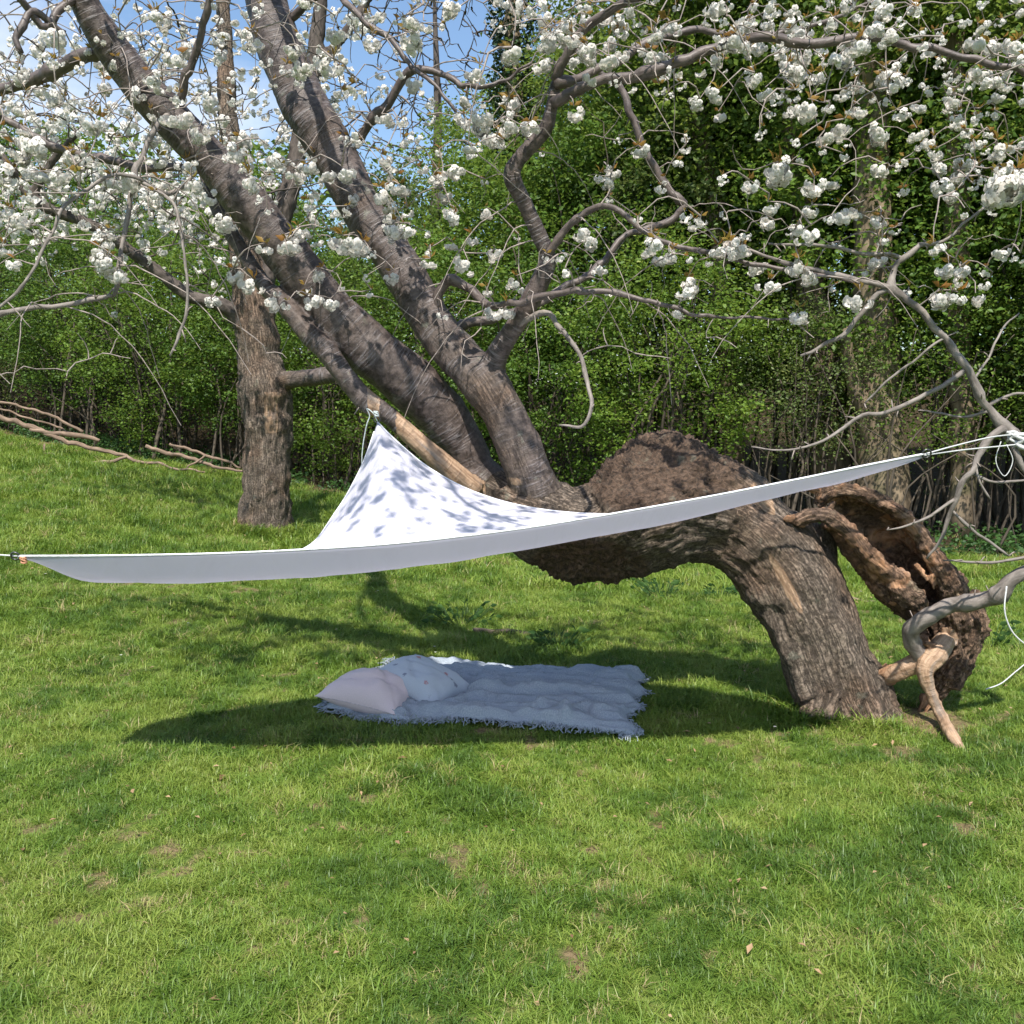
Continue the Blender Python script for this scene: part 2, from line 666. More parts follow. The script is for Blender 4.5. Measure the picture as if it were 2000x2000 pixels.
# ------------------------------------------------------------------ grass, real blades instanced on points
def mat_grass():
    t = NT('grass_blade')
    tint = t.attr('tint', 'Fac', 'INSTANCER')
    tip = t.attr('tip', 'Fac')
    rnd = t.attr('own', 'Fac')
    f = t.math('ADD', t.math('MULTIPLY', tint, 0.75), t.math('MULTIPLY', rnd, 0.25))
    c = t.mix(t.ramp(f, 0.05, 0.55), (0.052, 0.124, 0.017), (0.152, 0.258, 0.032))
    c = t.mix(t.ramp(f, 0.5, 0.85), c, (0.295, 0.36, 0.072))
    c = t.mix(t.ramp(f, 0.86, 0.97), c, (0.46, 0.36, 0.19))
    c = t.mix(t.math('MULTIPLY', tip, 0.4), c, t.mix(0.5, c, (0.22, 0.27, 0.05)))
    d = t.bsdf(c, 0.45, None, 0.4)
    return t.done(t.blend(0.4, d, t.translucent(t.mix(0.4, c, (0.2, 0.27, 0.02)))))


M['grass'] = mat_grass()
tuft_col = bpy.data.collections.new('grass_tufts')
for v in range(8):
    mb = MB()
    r = np.random.default_rng(100 + v)
    for b in range(15):
        a = r.uniform(0, 2 * math.pi)
        off = np.array([r.normal(0, 0.016), r.normal(0, 0.016), -0.008])
        h = r.uniform(0.018, 0.05) * (1.35 if v > 5 else 1)
        lean = r.uniform(0.3, 1.9) * h
        w = r.uniform(0.0013, 0.0023)
        dx, dy = math.cos(a), math.sin(a)
        sx, sy = -dy * w, dx * w
        c0 = off
        c1 = off + np.array([dx * lean * 0.35, dy * lean * 0.35, h * 0.62])
        c2 = off + np.array([dx * lean, dy * lean, h * (1.0 - 0.25 * lean / h * 0.6)])
        sd = np.array([sx, sy, 0])
        mb.add([c0 - sd, c0 + sd, c1 + sd * 0.8, c1 - sd * 0.8, c2], [[0, 1, 2, 3]], [[3, 2, 4]],
               tip=[0, 0, 0.6, 0.6, 1.0], own=r.uniform())
    tm = mb.mesh('grass_tuft')
    tm.materials.append(M['grass'])
    tuft_col.objects.link(bpy.data.objects.new('grass_tuft', tm))


def in_quad(x, y, quad, grow=0.0):
    c = np.mean(quad, axis=0)
    q = [c + (np.asarray(k) - c) * (1 + grow) for k in quad]
    ins = np.ones(len(x), bool)
    for k in range(4):
        a, b = q[k], q[(k + 1) % 4]
        ins &= (b[0] - a[0]) * (y - a[1]) - (b[1] - a[1]) * (x - a[0]) > 0
    return ins


def scatter(d0, d1, dens):
    wmax = 0.60 * d1 + 1.3
    n = int((d1 - d0) * 2 * wmax * dens)
    x = rng.uniform(-wmax, wmax, n)
    y = rng.uniform(d0, d1, n)
    k = np.abs(x) < 0.60 * y + 1.3
    return x[k], y[k]


xs, ys, ss = [], [], []
for d0, d1, dens, sc in ((0.9, 3.2, 2900, 0.66), (3.2, 5.0, 2200, 0.74), (5.0, 8.0, 1100, 1.0), (8.0, 12.0, 420, 1.6), (12.0, 18.5, 200, 2.1)):
    x, y = scatter(d0, d1, dens)
    xs.append(x)
    ys.append(y)
    ss.append(np.full(len(x), sc))
for cx, cy, rad, num, sc in ((BASE[0], BASE[1], .30, 900, 1.25), (BACKTREE[0], BACKTREE[1], .36, 700, 2.2)):
    a_ = rng.uniform(0, 6.28, num)
    r0_ = rad * (0.8 + np.abs(rng.normal(0, .28, num)))
    xs.append(cx + np.cos(a_) * r0_)
    ys.append(cy + np.sin(a_) * r0_)
    ss.append(np.full(num, sc))
gxp, gyp, gsp = map(np.concatenate, (xs, ys, ss))
bm_ = bare_mask(gxp, gyp)
keep = rng.uniform(0, 1, len(gxp)) > bm_ * 0.93
keep &= ~in_quad(gxp, gyp, [b[:2] for b in BLANKET], 0.0)
gxp, gyp, gsp, bm_ = gxp[keep], gyp[keep], gsp[keep], bm_[keep]
pn = np.stack([gxp, gyp, 0 * gxp], 1)
lush = fbm(pn * 0.9, 4, 71)
fine_ = fbm(pn * 4.5, 3, 77)
tint = np.clip(0.53 + (fine_ - 0.5) * 2.2 + (lush - 0.5) * 0.35 + rng.normal(0, 0.16, len(gxp)), 0, 0.80)
dry = rng.uniform(0, 1, len(gxp)) < 0.02 + 0.22 * smooth(.5, .72, fbm(pn * 6.0, 3, 97)) + 0.5 * bm_
tint = np.where(dry, rng.uniform(0.8, 1.2, len(gxp)), tint)
hgt = gsp * (0.65 + 0.9 * fbm(pn * 2.2, 3, 83)) * rng.uniform(0.7, 1.25, len(gxp)) * (1 - 0.4 * bm_)
rot = np.stack([rng.normal(0, 0.14, len(gxp)), rng.normal(0, 0.14, len(gxp)), rng.uniform(0, 6.28, len(gxp))], 1)
gpm = new_mesh('grass', np.stack([gxp, gyp, gz(gxp, gyp)], 1), None, None, {'tint': tint, 'rot': rot, 'scl': hgt,
               'idx': rng.integers(0, 8, len(gxp)).astype(float)})
grass = tag(link('grass', gpm, M['grass']), 'short green meadow grass with dry tufts covering the ground', 'grass', kind='stuff')


def grass_nodes(coll):
    ng = bpy.data.node_groups.new('grass_scatter', 'GeometryNodeTree')
    ng.interface.new_socket('Geometry', in_out='INPUT', socket_type='NodeSocketGeometry')
    ng.interface.new_socket('Geometry', in_out='OUTPUT', socket_type='NodeSocketGeometry')
    N, L = ng.nodes.new, ng.links.new
    gi, go = N('NodeGroupInput'), N('NodeGroupOutput')
    ci = N('GeometryNodeCollectionInfo')
    ci.inputs['Collection'].default_value = coll
    ci.inputs['Separate Children'].default_value = True
    ci.inputs['Reset Children'].default_value = True
    iop = N('GeometryNodeInstanceOnPoints')
    iop.inputs['Pick Instance'].default_value = True

    def na(name, typ):
        a = N('GeometryNodeInputNamedAttribute')
        a.data_type = typ
        a.inputs['Name'].default_value = name
        return a.outputs['Attribute']
    e2r = N('FunctionNodeEulerToRotation')
    f2i = N('FunctionNodeFloatToInt')
    L(na('rot', 'FLOAT_VECTOR'), e2r.inputs[0])
    L(na('idx', 'FLOAT'), f2i.inputs[0])
    L(gi.outputs[0], iop.inputs['Points'])
    L(ci.outputs[0], iop.inputs['Instance'])
    L(f2i.outputs[0], iop.inputs['Instance Index'])
    L(e2r.outputs[0], iop.inputs['Rotation'])
    L(na('scl', 'FLOAT'), iop.inputs['Scale'])
    L(iop.outputs[0], go.inputs[0])
    return ng


gm = grass.modifiers.new('scatter', 'NODES')
gm.node_group = grass_nodes(tuft_col)
print('tufts', len(gxp), 'D0', BASE)


# ------------------------------------------------------------------ organic wood: union of limbs, remeshed
def organic(skel, voxel, extra=None, smooth_it=6):
    """skel: list of (name, path xyz r, rough0, rough1, bare) -> vertices, quads, tris and per-vertex data"""
    mb = MB()
    samples, ids, dirs, us, rgh = [], [], [], [], []
    for k, (nm, path, r0, r1) in enumerate(skel):
        if nm == 'limb':
            path = path * np.array([1, 1, 1, 0.95])
        c = catmull(path, max(0.02, float(path[:, 3].min()) * 0.5))
        c[:, 3] = np.maximum(c[:, 3], 0.004)
        V, Q, T, _ = tube(c[:, :3], c[:, 3], 20)
        mb.add(V, Q, T)
        for e in (0, -1):                       # round the ends
            pass
        Tn, Nn, Bn = frames(c[:, :3])
        L = np.concatenate([[0], np.cumsum(np.linalg.norm(np.diff(c[:, :3], axis=0), axis=1))])
        samples.append(c)
        ids.append(np.full(len(c), k))
        dirs.append(np.stack([Tn, Nn, Bn], 1))
        us.append(L + k * 7.7)
        rgh.append(np.linspace(r0, r1, len(c)))
    if extra:
        for V, Q, T in extra:
            mb.add(V, Q, T)
    me = mb.mesh('tmp')
    ob = bpy.data.objects.new('tmp', me)
    COL.objects.link(ob)
    m = ob.modifiers.new('r', 'REMESH')
    m.mode = 'VOXEL'
    m.voxel_size = voxel
    m2 = ob.modifiers.new('s', 'SMOOTH')
    m2.iterations = smooth_it
    m2.factor = 0.5
    dg = bpy.context.evaluated_depsgraph_get()
    ev = ob.evaluated_get(dg)
    em = ev.to_mesh()
    n = len(em.vertices)
    V = np.empty(n * 3, np.float32)
    em.vertices.foreach_get('co', V)
    V = V.reshape(-1, 3).astype(float)
    Nn_ = np.empty(n * 3, np.float32)
    em.vertices.foreach_get('normal', Nn_)
    Nrm = Nn_.reshape(-1, 3).astype(float)
    npoly = len(em.polygons)
    li = np.empty(len(em.loops), np.int32)
    em.loops.foreach_get('vertex_index', li)
    tot = np.empty(npoly, np.int32)
    em.polygons.foreach_get('loop_total', tot)
    Q = li.reshape(-1, 4) if (tot == 4).all() else None
    if Q is None:
        st = np.concatenate([[0], np.cumsum(tot)[:-1]])
        Q = np.stack([li[st], li[st + 1], li[st + 2], li[np.minimum(st + 3, len(li) - 1)]], 1)[tot == 4]
    ev.to_mesh_clear()
    bpy.data.objects.remove(ob)
    bpy.data.meshes.remove(me)
    sm = np.concatenate(samples)
    ids = np.concatenate(ids)
    fr = np.concatenate(dirs)
    us = np.concatenate(us)
    rgh = np.concatenate(rgh)
    near = np.empty(n, np.int64)
    for a in range(0, n, 4000):
        d = np.sqrt(((V[a:a + 4000, None, :] - sm[None, :, :3]) ** 2).sum(2))
        near[a:a + 4000] = np.argmin(d / (sm[:, 3] + 0.01), axis=1)
    rel = V - sm[near, :3]
    F = fr[near]
    lx = (rel * F[:, 1]).sum(1)
    ly = (rel * F[:, 2]).sum(1)
    lu = us[near] + (rel * F[:, 0]).sum(1)
    ang = np.arctan2(ly, lx)
    rad = np.hypot(lx, ly)
    rn = sm[near, 3]
    bark = np.stack([rn * np.cos(ang), rn * np.sin(ang), lu], 1)
    return dict(V=V, N=Nrm, Q=Q, id=ids[near], bark=bark, rough=rgh[near], r=rn, ang=ang, rest=V.copy())


def roughen(o, lump=0.35, furrow=0.06, fine=0.004, flute=None):
    V, N = o['V'], o['N']
    r = o['r']
    d = (fbm(V * 5.5, 3, 3) - 0.5) * lump * r
    f = np.abs(fbm(o['bark'] * np.array([30, 30, 4.5]), 3, 13) - 0.5) * 2
    d += (f - 0.25) * furrow * r * np.clip(o['rough'] + 0.15, 0, 1.2)
    d += (fbm(V * 45, 3, 23) - 0.5) * fine * 2 * np.clip(o['rough'] + 0.25, 0, 1.2)
    if flute is not None:
        d += flute(o)
    o['V'] = V + N * d[:, None]
    return o


def emit(o, which, name, mat, parent, bare=None, off=(0, 0, 0)):
    """the faces belonging to the skeleton ids in `which` as one object"""
    fid = o['id'][o['Q'][:, 0]]
    sel = np.isin(fid, list(which))
    q = o['Q'][sel]
    if len(q) == 0:
        return None
    u, inv = np.unique(q, return_inverse=True)
    b = np.zeros(len(u)) if bare is None else bare[u]
    me = new_mesh(name, o['V'][u] - np.asarray(off), inv.reshape(-1, 4), None,
                  {'bark': o['bark'][u], 'rough': o['rough'][u], 'bare': b, 'rest': o['rest'][u]})
    return link(name, me, mat, parent)


# ------------------------------------------------------------------ the leaning cherry tree
cherry = thing('cherry_tree', 'old leaning cherry tree with arched trunk and white blossom, nearest tree', 'tree', tuple(BASE))
D0 = float(BASE[1])
OFF = BASE
sk = [
    ('trunk', pix_path([(1680, 1450, D0, 100), (1655, 1396, D0, 90), (1624, 1318, D0 + .02, 86), (1589, 1227, D0 + .05, 88), (1545, 1140, D0 + .10, 94), (1490, 1066, D0 + .14, 92),
                        (1420, 1016, D0 + .18, 96), (1340, 985, D0 + .17, 116), (1262, 992, D0 + .18, 126), (1185, 1044, D0 + .19, 97), (1110, 1040, D0 + .19, 90), (1040, 1005, D0 + .20, 80), (990, 975, D0 + .25, 58)]), 1.0, 1.0),
    ('trunk', pix_path([(1155, 1045, D0 + .16, 84), (1142, 1112, D0 + .18, 52)]), 1.0, 1.0),
    ('trunk', pix_path([(1345, 985, D0 + .15, 98), (1326, 948, D0 + .16, 90), (1290, 924, D0 + .18, 82), (1248, 930, D0 + .19, 68), (1205, 968, D0 + .2, 54), (1160, 1000, D0 + .2, 60)]), 1.0, 1.0),
    ('trunk', pix_path([(1560, 1170, D0 + .10, 70), (1592, 1090, D0 + .15, 44), (1600, 1025, D0 + .2, 30)]), 1.0, .9),
    ('trunk', pix_path([(1640, 1320, D0 - .08, 44), (1612, 1392, D0 - .1, 42), (1590, 1440, D0 - .12, 38)]), 1.0, 1.0),
    ('trunk', pix_path([(1680, 1340, D0, 50), (1715, 1405, D0 - .02, 40), (1750, 1450, D0 - .04, 26)]), 1.0, 1.0),
    # thick left limb
    ('limb', pix_path([(1000, 990, D0 + .30, 58), (935, 930, D0 + .34, 46), (898, 862, D0 + .32, 47), (855, 802, D0 + .28, 53), (796, 746, D0 + .22, 55), (727, 688, D0 + .16, 53), (663, 628, D0 + .12, 51), (620, 572, D0 + .1, 49),
                       (575, 515, D0 + .05, 47), (507, 430, D0, 44), (424, 326, D0 - .05, 40), (344, 240, D0 - .1, 39), (270, 160, D0 - .15, 37), (224, 100, D0 - .2, 35), (186, 45, D0 - .25, 31), (155, -20, D0 - .3, 28),
                       (120, -140, D0 - .4, 24), (60, -330, D0 - .55, 18)]), .42, -.1),
    # upright limb
    ('limb', pix_path([(1058, 990, D0 + .18, 56), (1034, 925, D0 + .12, 50), (1008, 865, D0 + .11, 46), (983, 812, D0 + .12, 44), (950, 755, D0 + .12, 48), (908, 706, D0 + .18, 44), (862, 655, D0 + .24, 42), (815, 579, D0 + .28, 41),
                       (790, 535, D0 + .3, 43), (752, 480, D0 + .32, 41), (706, 412, D0 + .35, 42), (660, 315, D0 + .38, 45), (600, 212, D0 + .42, 48), (552, 105, D0 + .45, 46), (520, 0, D0 + .48, 42),
                       (500, -120, D0 + .5, 37), (470, -330, D0 + .5, 30), (380, -600, D0 + .4, 20)]), .5, .15),
    ('limb', pix_path([(955, 745, D0 + .16, 34), (966, 704, D0 + .1, 25), (985, 668, D0 + .05, 21), (1012, 628, D0, 20), (1047, 565, D0 - .05, 21), (1070, 507, D0 - .08, 18), (1053, 460, D0 - .1, 16.5), (1024, 395, D0 - .15, 16), (1000, 345, D0 - .2, 17.5),
                       (1014, 311, D0 - .22, 14.5), (1062, 257, D0 - .25, 15), (1078, 206, D0 - .28, 13), (1087, 156, D0 - .3, 11.5)]), .35, .0),
    # broken stub
    ('limb', pix_path([(925, 960, D0 + .2, 30), (886, 925, D0 + .12, 26), (839, 884, D0 + .06, 22), (774, 825, D0 + .02, 19), (740, 798, D0, 20), (712, 780, D0, 24), (672, 733, D0, 22), (636, 684, D0, 22), (600, 650, D0, 21), (560, 602, D0 + .02, 19), (515, 555, D0 + .05, 17),
                       (470, 485, D0 + .1, 15), (425, 410, D0 + .15, 13), (395, 330, D0 + .2, 11)]), .3, .3),
]


def flutes(o):
    tr = np.isin(o['id'], [0, 4, 5])
    z = o['rest'][:, 2]
    lo = 1 - smooth(0.1, 0.75, z)
    f = np.sin(o['ang'] * 5 + 1.2 + z * 1.5) * 0.02 + np.sin(o['ang'] * 9 + z * 3) * 0.008
    return np.where(tr, f * (0.35 + 0.65 * lo), 0)


wood = roughen(organic(sk, 0.0115, None, 3), 0.30, 0.05, 0.005, flutes)
px0, py0, _z0 = proj(wood['rest'])
hb = np.maximum(1 - smooth(0.75, 1.15, np.hypot((px0 - 1290) / 165, (py0 - 900) / 120)), 1 - smooth(.7, 1.1, np.hypot((px0 - 1150) / 130, (py0 - 1110) / 60)))
wood['rough'] = np.where(np.isin(wood['id'], [0, 1, 2]), wood['rough'] + hb, wood['rough'])
wood['V'] += wood['N'] * (np.where(np.isin(wood['id'], [0, 1, 2]), hb, 0) * (np.abs(fbm(wood['rest'] * 34, 3, 29, .65) - .5) * .085 - .014 + (fbm(wood['rest'] * 9, 3, 37) - .5) * .05))[:, None]
# bare wood on the broken stub, scars on the trunk
px_, py_, _z = proj(wood['rest'])
stub = wood['id'] == 9
barew = np.where(stub & (px_ > 716), smooth(712, 722, px_) * 0.95, 0)
barew = np.where(stub & (px_ > 742) & (px_ < 775), 0.35, barew)


def scar(cx, cy, rx, ry, rot, amt):
    c, s = math.cos(rot), math.sin(rot)
    u = ((px_ - cx) * c + (py_ - cy) * s) / rx
    v = (-(px_ - cx) * s + (py_ - cy) * c) / ry
    return amt * (1 - smooth(0.5, 1.2, np.hypot(u, v)))


for a in ((1535, 1140, 14, 90, -0.5, .75), (1490, 975, 16, 50, -0.7, .7), (1005, 940, 30, 12, 0.2, .55), (1650, 1395, 60, 8, 0.1, .4)):
    barew = np.maximum(barew, scar(*a))
emit(wood, [0, 1, 2, 3, 4, 5], 'trunk', M['bark'], cherry, barew, OFF)
LIMB = {k: emit(wood, [k], 'limb', M['bark'], cherry, barew, OFF) for k in (6, 7, 8)}
OWNER = {**{k: 8 for k in 'abcdg'}, **{k: 7 for k in 'eflmno'}, **{k: 6 for k in 'hijkpqrst'}}
tag(emit(wood, [9], 'broken_limb', M['bark'], cherry, barew, OFF), 'broken side limb, bark stripped to orange wood at its base')

# secondary branches: (radius-px) paths, each a part of its own
BR = {
 'a': [(1080, 200, 4.3, 12), (1121, 178, 4.25, 12), (1193, 153, 4.2, 11.5), (1266, 141, 4.15, 11.5), (1349, 112, 4.1, 11.5), (1372, 105, 4.1, 11.5), (1445, 80, 4.05, 11), (1499, 76, 4.0, 10.5), (1572, 90, 4.0, 10.5), (1626, 87, 4, 10), (1655, 78, 4, 9.5), (1717, 74, 3.95, 9), (1807, 94, 3.9, 8.5), (1916, 120, 3.85, 7.5), (2010, 142, 3.8, 6.5), (2120, 190, 3.8, 5)],
 'b': [(1086, 160, 4.3, 11), (1099, 163, 4.3, 10), (1139, 150, 4.35, 9.5), (1193, 123, 4.4, 9), (1266, 83, 4.45, 8), (1349, 62, 4.5, 7), (1440, 68, 4.5, 6), (1540, 62, 4.5, 5), (1640, 30, 4.5, 4), (1730, -20, 4.5, 3)],
 'c': [(1087, 158, 4.3, 11), (1114, 101, 4.22, 10.5), (1146, 54, 4.15, 10), (1193, 22, 4.1, 9.5), (1244, -4, 4.05, 9), (1330, -50, 3.9, 8), (1460, -120, 3.7, 7), (1600, -200, 3.5, 5), (1750, -240, 3.3, 3)],
 'd': [(1066, 498, 4.5, 9), (1085, 475, 4.48, 8.5), (1110, 442, 4.45, 8), (1150, 413, 4.4, 7.5), (1193, 402, 4.35, 7), (1214, 412, 4.33, 6.5), (1248, 446, 4.3, 6), (1295, 475, 4.25, 5.5), (1349, 487, 4.2, 5.5), (1409, 492, 4.15, 5), (1445, 507, 4.15, 5), (1535, 525, 4.1, 4.5), (1626, 543, 4.1, 4), (1680, 553, 4.05, 3.5)],
 'e': [(845, 640, 4.85, 13), (853, 605, 4.83, 12), (858, 572, 4.8, 11.5), (882, 551, 4.76, 11), (918, 562, 4.7, 10.5), (951, 590, 4.6, 9), (998, 597, 4.5, 8), (1067, 576, 4.4, 7.5), (1121, 569, 4.35, 7), (1212, 574, 4.3, 6), (1290, 596, 4.25, 5), (1360, 612, 4.2, 4), (1460, 622, 4.2, 3), (1545, 624, 4.15, 2.2)],
 'f': [(875, 655, 4.9, 12), (896, 638, 4.9, 11), (958, 623, 4.95, 10), (1030, 600, 5.0, 9), (1110, 560, 5.05, 8), (1180, 510, 5.1, 7.5), (1230, 455, 5.15, 7), (1302, 435, 5.2, 8.5), (1335, 406, 5.2, 9), (1324, 391, 5.2, 9), (1295, 348, 5.2, 8.5), (1259, 297, 5.2, 8), (1237, 232, 5.2, 8), (1215, 174, 5.2, 7.5), (1172, 138, 5.2, 6), (1120, 90, 5.2, 4)],
 'g': [(1012, 633, 4.6, 8), (1060, 612, 4.5, 6), (1088, 640, 4.45, 5), (1107, 659, 4.4, 5.5), (1133, 695, 4.36, 5), (1150, 745, 4.33, 5), (1156, 790, 4.3, 4.5), (1150, 818, 4.3, 4.5), (1136, 833, 4.3, 3.5), (1110, 830, 4.3, 2.5), (1089, 829, 4.3, 1.8)],
 'h': [(340, 230, 4.5, 9), (362, 149, 4.4, 8.5), (384, 101, 4.35, 8), (402, 36, 4.3, 7.5), (412, -20, 4.25, 7), (440, -120, 4.1, 6), (500, -240, 3.9, 5), (570, -380, 3.6, 3.5)],
 'i': [(348, 215, 4.5, 6.5), (315, 238, 4.4, 6), (288, 290, 4.35, 6), (261, 344, 4.3, 6), (249, 417, 4.25, 5.5), (240, 470, 4.22, 5), (236, 507, 4.2, 5), (229, 550, 4.2, 4.5), (224, 580, 4.2, 4)],
 'j': [(224, 100, 4.45, 15), (165, 106, 4.55, 14.5), (120, 130, 4.6, 14.5), (62, 156, 4.7, 14), (10, 172, 4.75, 12), (-80, 190, 4.8, 10), (-220, 180, 4.8, 6)],
 'k': [(400, 330, 4.6, 10), (300, 330, 4.62, 9.5), (217, 315, 4.65, 9), (152, 301, 4.7, 8.5), (98, 286, 4.7, 8), (54, 261, 4.7, 7.5), (0, 232, 4.7, 7), (-120, 200, 4.7, 5), (-260, 210, 4.6, 3)],
 'l': [(700, 275, 5.05, 11), (722, 243, 5.0, 10), (770, 188, 4.9, 9.5), (802, 138, 4.85, 9), (856, 141, 4.8, 7), (904, 163, 4.75, 6), (945, 172, 4.7, 5), (985, 158, 4.7, 3.5), (1040, 120, 4.65, 2.5)],
 'm': [(560, 40, 5.1, 9), (640, -20, 4.9, 8), (668, 0, 4.8, 7), (722, 47, 4.7, 6.5), (770, 80, 4.65, 6), (800, 128, 4.6, 5), (835, 150, 4.55, 4), (890, 215, 4.5, 3)],
 'n': [(500, -100, 5.1, 14), (560, -165, 4.4, 13), (640, -195, 3.8, 12), (720, -195, 3.35, 11), (800, -185, 3.0, 9), (900, -180, 2.85, 7), (1000, -200, 2.75, 4)],
 'o': [(500, -60, 5.15, 12), (420, -220, 4.6, 10), (380, -380, 4.0, 9), (420, -560, 3.4, 7), (520, -760, 2.9, 5)],
 'p': [(150, -10, 4.3, 11), (90, 50, 4.2, 8), (58, 22, 4.15, 8.5), (29, -6, 4.1, 8), (-60, -80, 4.0, 6), (-160, -150, 3.9, 4)],
 'q': [(130, 65, 4.25, 6), (90, 36, 4.2, 7.5), (58, 22, 4.15, 8), (45, 50, 4.12, 7), (33, 76, 4.1, 6.5), (43, 101, 4.1, 6)],
 'r': [(225, 578, 4.2, 4), (160, 590, 4.15, 5), (90, 600, 4.1, 5.5), (0, 612, 4.05, 6), (-120, 640, 4.0, 6), (-300, 600, 4.0, 6)],
 's': [(390, 330, 4.55, 4.5), (330, 380, 4.3, 4), (262, 348, 4.15, 4), (205, 350, 4.1, 4), (130, 400, 4.0, 4), (88, 480, 3.95, 3.8), (40, 560, 3.9, 3.5), (0, 598, 3.9, 3.2), (-60, 640, 3.9, 2.5)],
 't': [(262, 345, 4.2, 4), (330, 385, 4.1, 3.6), (354, 440, 4.05, 3.4), (364, 520, 4.0, 3.2), (368, 590, 4.0, 3.2), (352, 650, 4.0, 3), (335, 695, 4.0, 2)],
}
branch_nodes = []


def add_branch(rows, mat, parent, off, amp=0.012, seed=1, name='branch', ns=10, nodes=None):
    c = catmull(pix_path(rows), 0.03)
    jitter(c, amp, seed)
    for k in range(3):
        c[:, k] += (vnoise(c[:, :3] * 17.0 + 3.1 * k, seed + 3 * k) - 0.5) * min(0.02, 1.1 * float(np.mean(c[:, 3])))
    # a slow swelling at the knots
    c[:, 3] *= (0.70 + 0.32 * fbm(c[:, :3] * 14, 2, seed + 5)) * (1 + 0.3 * smooth(.70, .85, vnoise(c[:, :3] * 23, seed + 8)))
    V, Q, T, b = tube(c[:, :3], c[:, 3], ns, True, 0.06, seed)
    mb = MB()
    mb.add(V - off, Q, T, bark=b)
    if nodes is not None:
        nodes.append(c)
    return link(name, mb.mesh(name), mat, parent)


for k, key in enumerate(BR):
    add_branch(BR[key], M['grey_branch'] if key in 'girst' else M['branch'], LIMB[OWNER[key]], OFF, 0.012, 10 + k, nodes=branch_nodes)
for k in (6, 7, 8, 9):
    c = catmull(sk[k][1], 0.03)
    branch_nodes.append(c[len(c) // 4:])

# ------------------------------------------------------------------ the hollow split stump with its living branch
stump = thing('hollow_stump', 'hollow dead split stump curling over beside the leaning trunk', 'stump', tuple(PRONG))
ds = D0 + 0.02
SOFF = PRONG


def shell(path, r0, th, a0, a1, n=22):
    """half pipe swept along a path; a0..a1 is the arc that exists (radians, 0 towards the viewer's right)"""
    c = catmull(path, 0.02)
    T, _, _ = frames(c[:, :3])
    view = np.array([0.0, -1, 0])
    Nv = view - T * (T @ view)[:, None]
    Nv /= np.linalg.norm(Nv, axis=1, keepdims=True)
    Bv = np.cross(T, Nv)
    a = np.linspace(a0, a1, n)
    aa = np.concatenate([a, a[::-1]])
    rr = np.concatenate([np.ones(n), np.zeros(n)])
    V = []
    for i in range(len(c)):
        ro = c[i, 3] * (1 + 0.16 * (vnoise(np.stack([aa * 1.3, np.full(len(aa), i * 0.11), rr * 0], 1), 3) - 0.5) * 2)
        rad = np.where(rr > 0, ro, ro - th)
        V.append(c[i, :3] + rad[:, None] * (Nv[i] * np.cos(aa)[:, None] + Bv[i] * np.sin(aa)[:, None]))
    V = np.array(V)
    m = len(aa)
    i = np.arange(len(c) - 1)[:, None] * m
    j = np.arange(m)[None, :]
    j2 = (j + 1) % m
    Q = np.stack([i + j, i + j2, i + m + j2, i + m + j], 2).reshape(-1, 4)
    V = V.reshape(-1, 3)
    # end caps
    capq = []
    for base in (0, (len(c) - 1) * m):
        for k in range(n - 1):
            q = [base + k, base + k + 1, base + m - 2 - k, base + m - 1 - k]
            capq.append(q if base else q[::-1])
    return V, np.vstack([Q, capq]), None


hp = pix_path([(1628, 992, ds + .03, 40), (1680, 1020, ds + .02, 58), (1738, 1076, ds, 68), (1790, 1140, ds, 68), (1830, 1205, ds, 66), (1848, 1262, ds, 56), (1838, 1318, ds, 40)])
sh = shell(hp, 0, 0.045, math.radians(62), math.radians(62 + 236))
ssk = [
    ('stump', pix_path([(1552, 1018, ds - .06, 13), (1585, 1006, ds - .07, 16), (1622, 1010, ds - .1, 17), (1660, 1040, ds - .12, 16), (1690, 1076, ds - .13, 16), (1722, 1110, ds - .12, 17), (1750, 1132, ds - .08, 16), (1768, 1142, ds - .05, 14)]), .5, .5),
    ('stump', pix_path([(1600, 985, ds + .02, 13), (1618, 962, ds - .02, 14), (1655, 958, ds - .05, 14), (1710, 975, ds - .06, 14), (1764, 1004, ds - .08, 15), (1806, 1058, ds - .1, 18), (1842, 1118, ds - .1, 22), (1866, 1162, ds - .06, 28)]), .6, .6),
    ('stump', pix_path([(1862, 1170, ds, 50), (1872, 1215, ds, 52), (1862, 1265, ds, 46), (1840, 1315, ds, 40), (1828, 1345, ds, 24), (1818, 1362, ds, 10)]), .9, .9),
    ('stump', pix_path([(1745, 1120, ds - .1, 20), (1765, 1158, ds - .1, 24), (1785, 1172, ds - .1, 22), (1795, 1192, ds - .08, 12)]), .8, .8),
    # pale broken wood and the prong that stands on the ground
    ('prong', pix_path([(1848, 1248, ds - .1, 22), (1826, 1280, ds - .16, 23), (1806, 1310, ds - .19, 17), (1818, 1352, ds - .2, 12.5), (1838, 1398, ds - .24, 12), (1862, 1440, PRONG[1] + .06, 11), (1884, 1472, PRONG[1], 7)]), .1, .1),
    ('prong', pix_path([(1822, 1290, ds - .12, 20), (1780, 1300, ds - .1, 19), (1745, 1316, ds - .06, 18), (1728, 1322, ds - .04, 13)]), .1, .1),
]
rsp = np.random.default_rng(404)
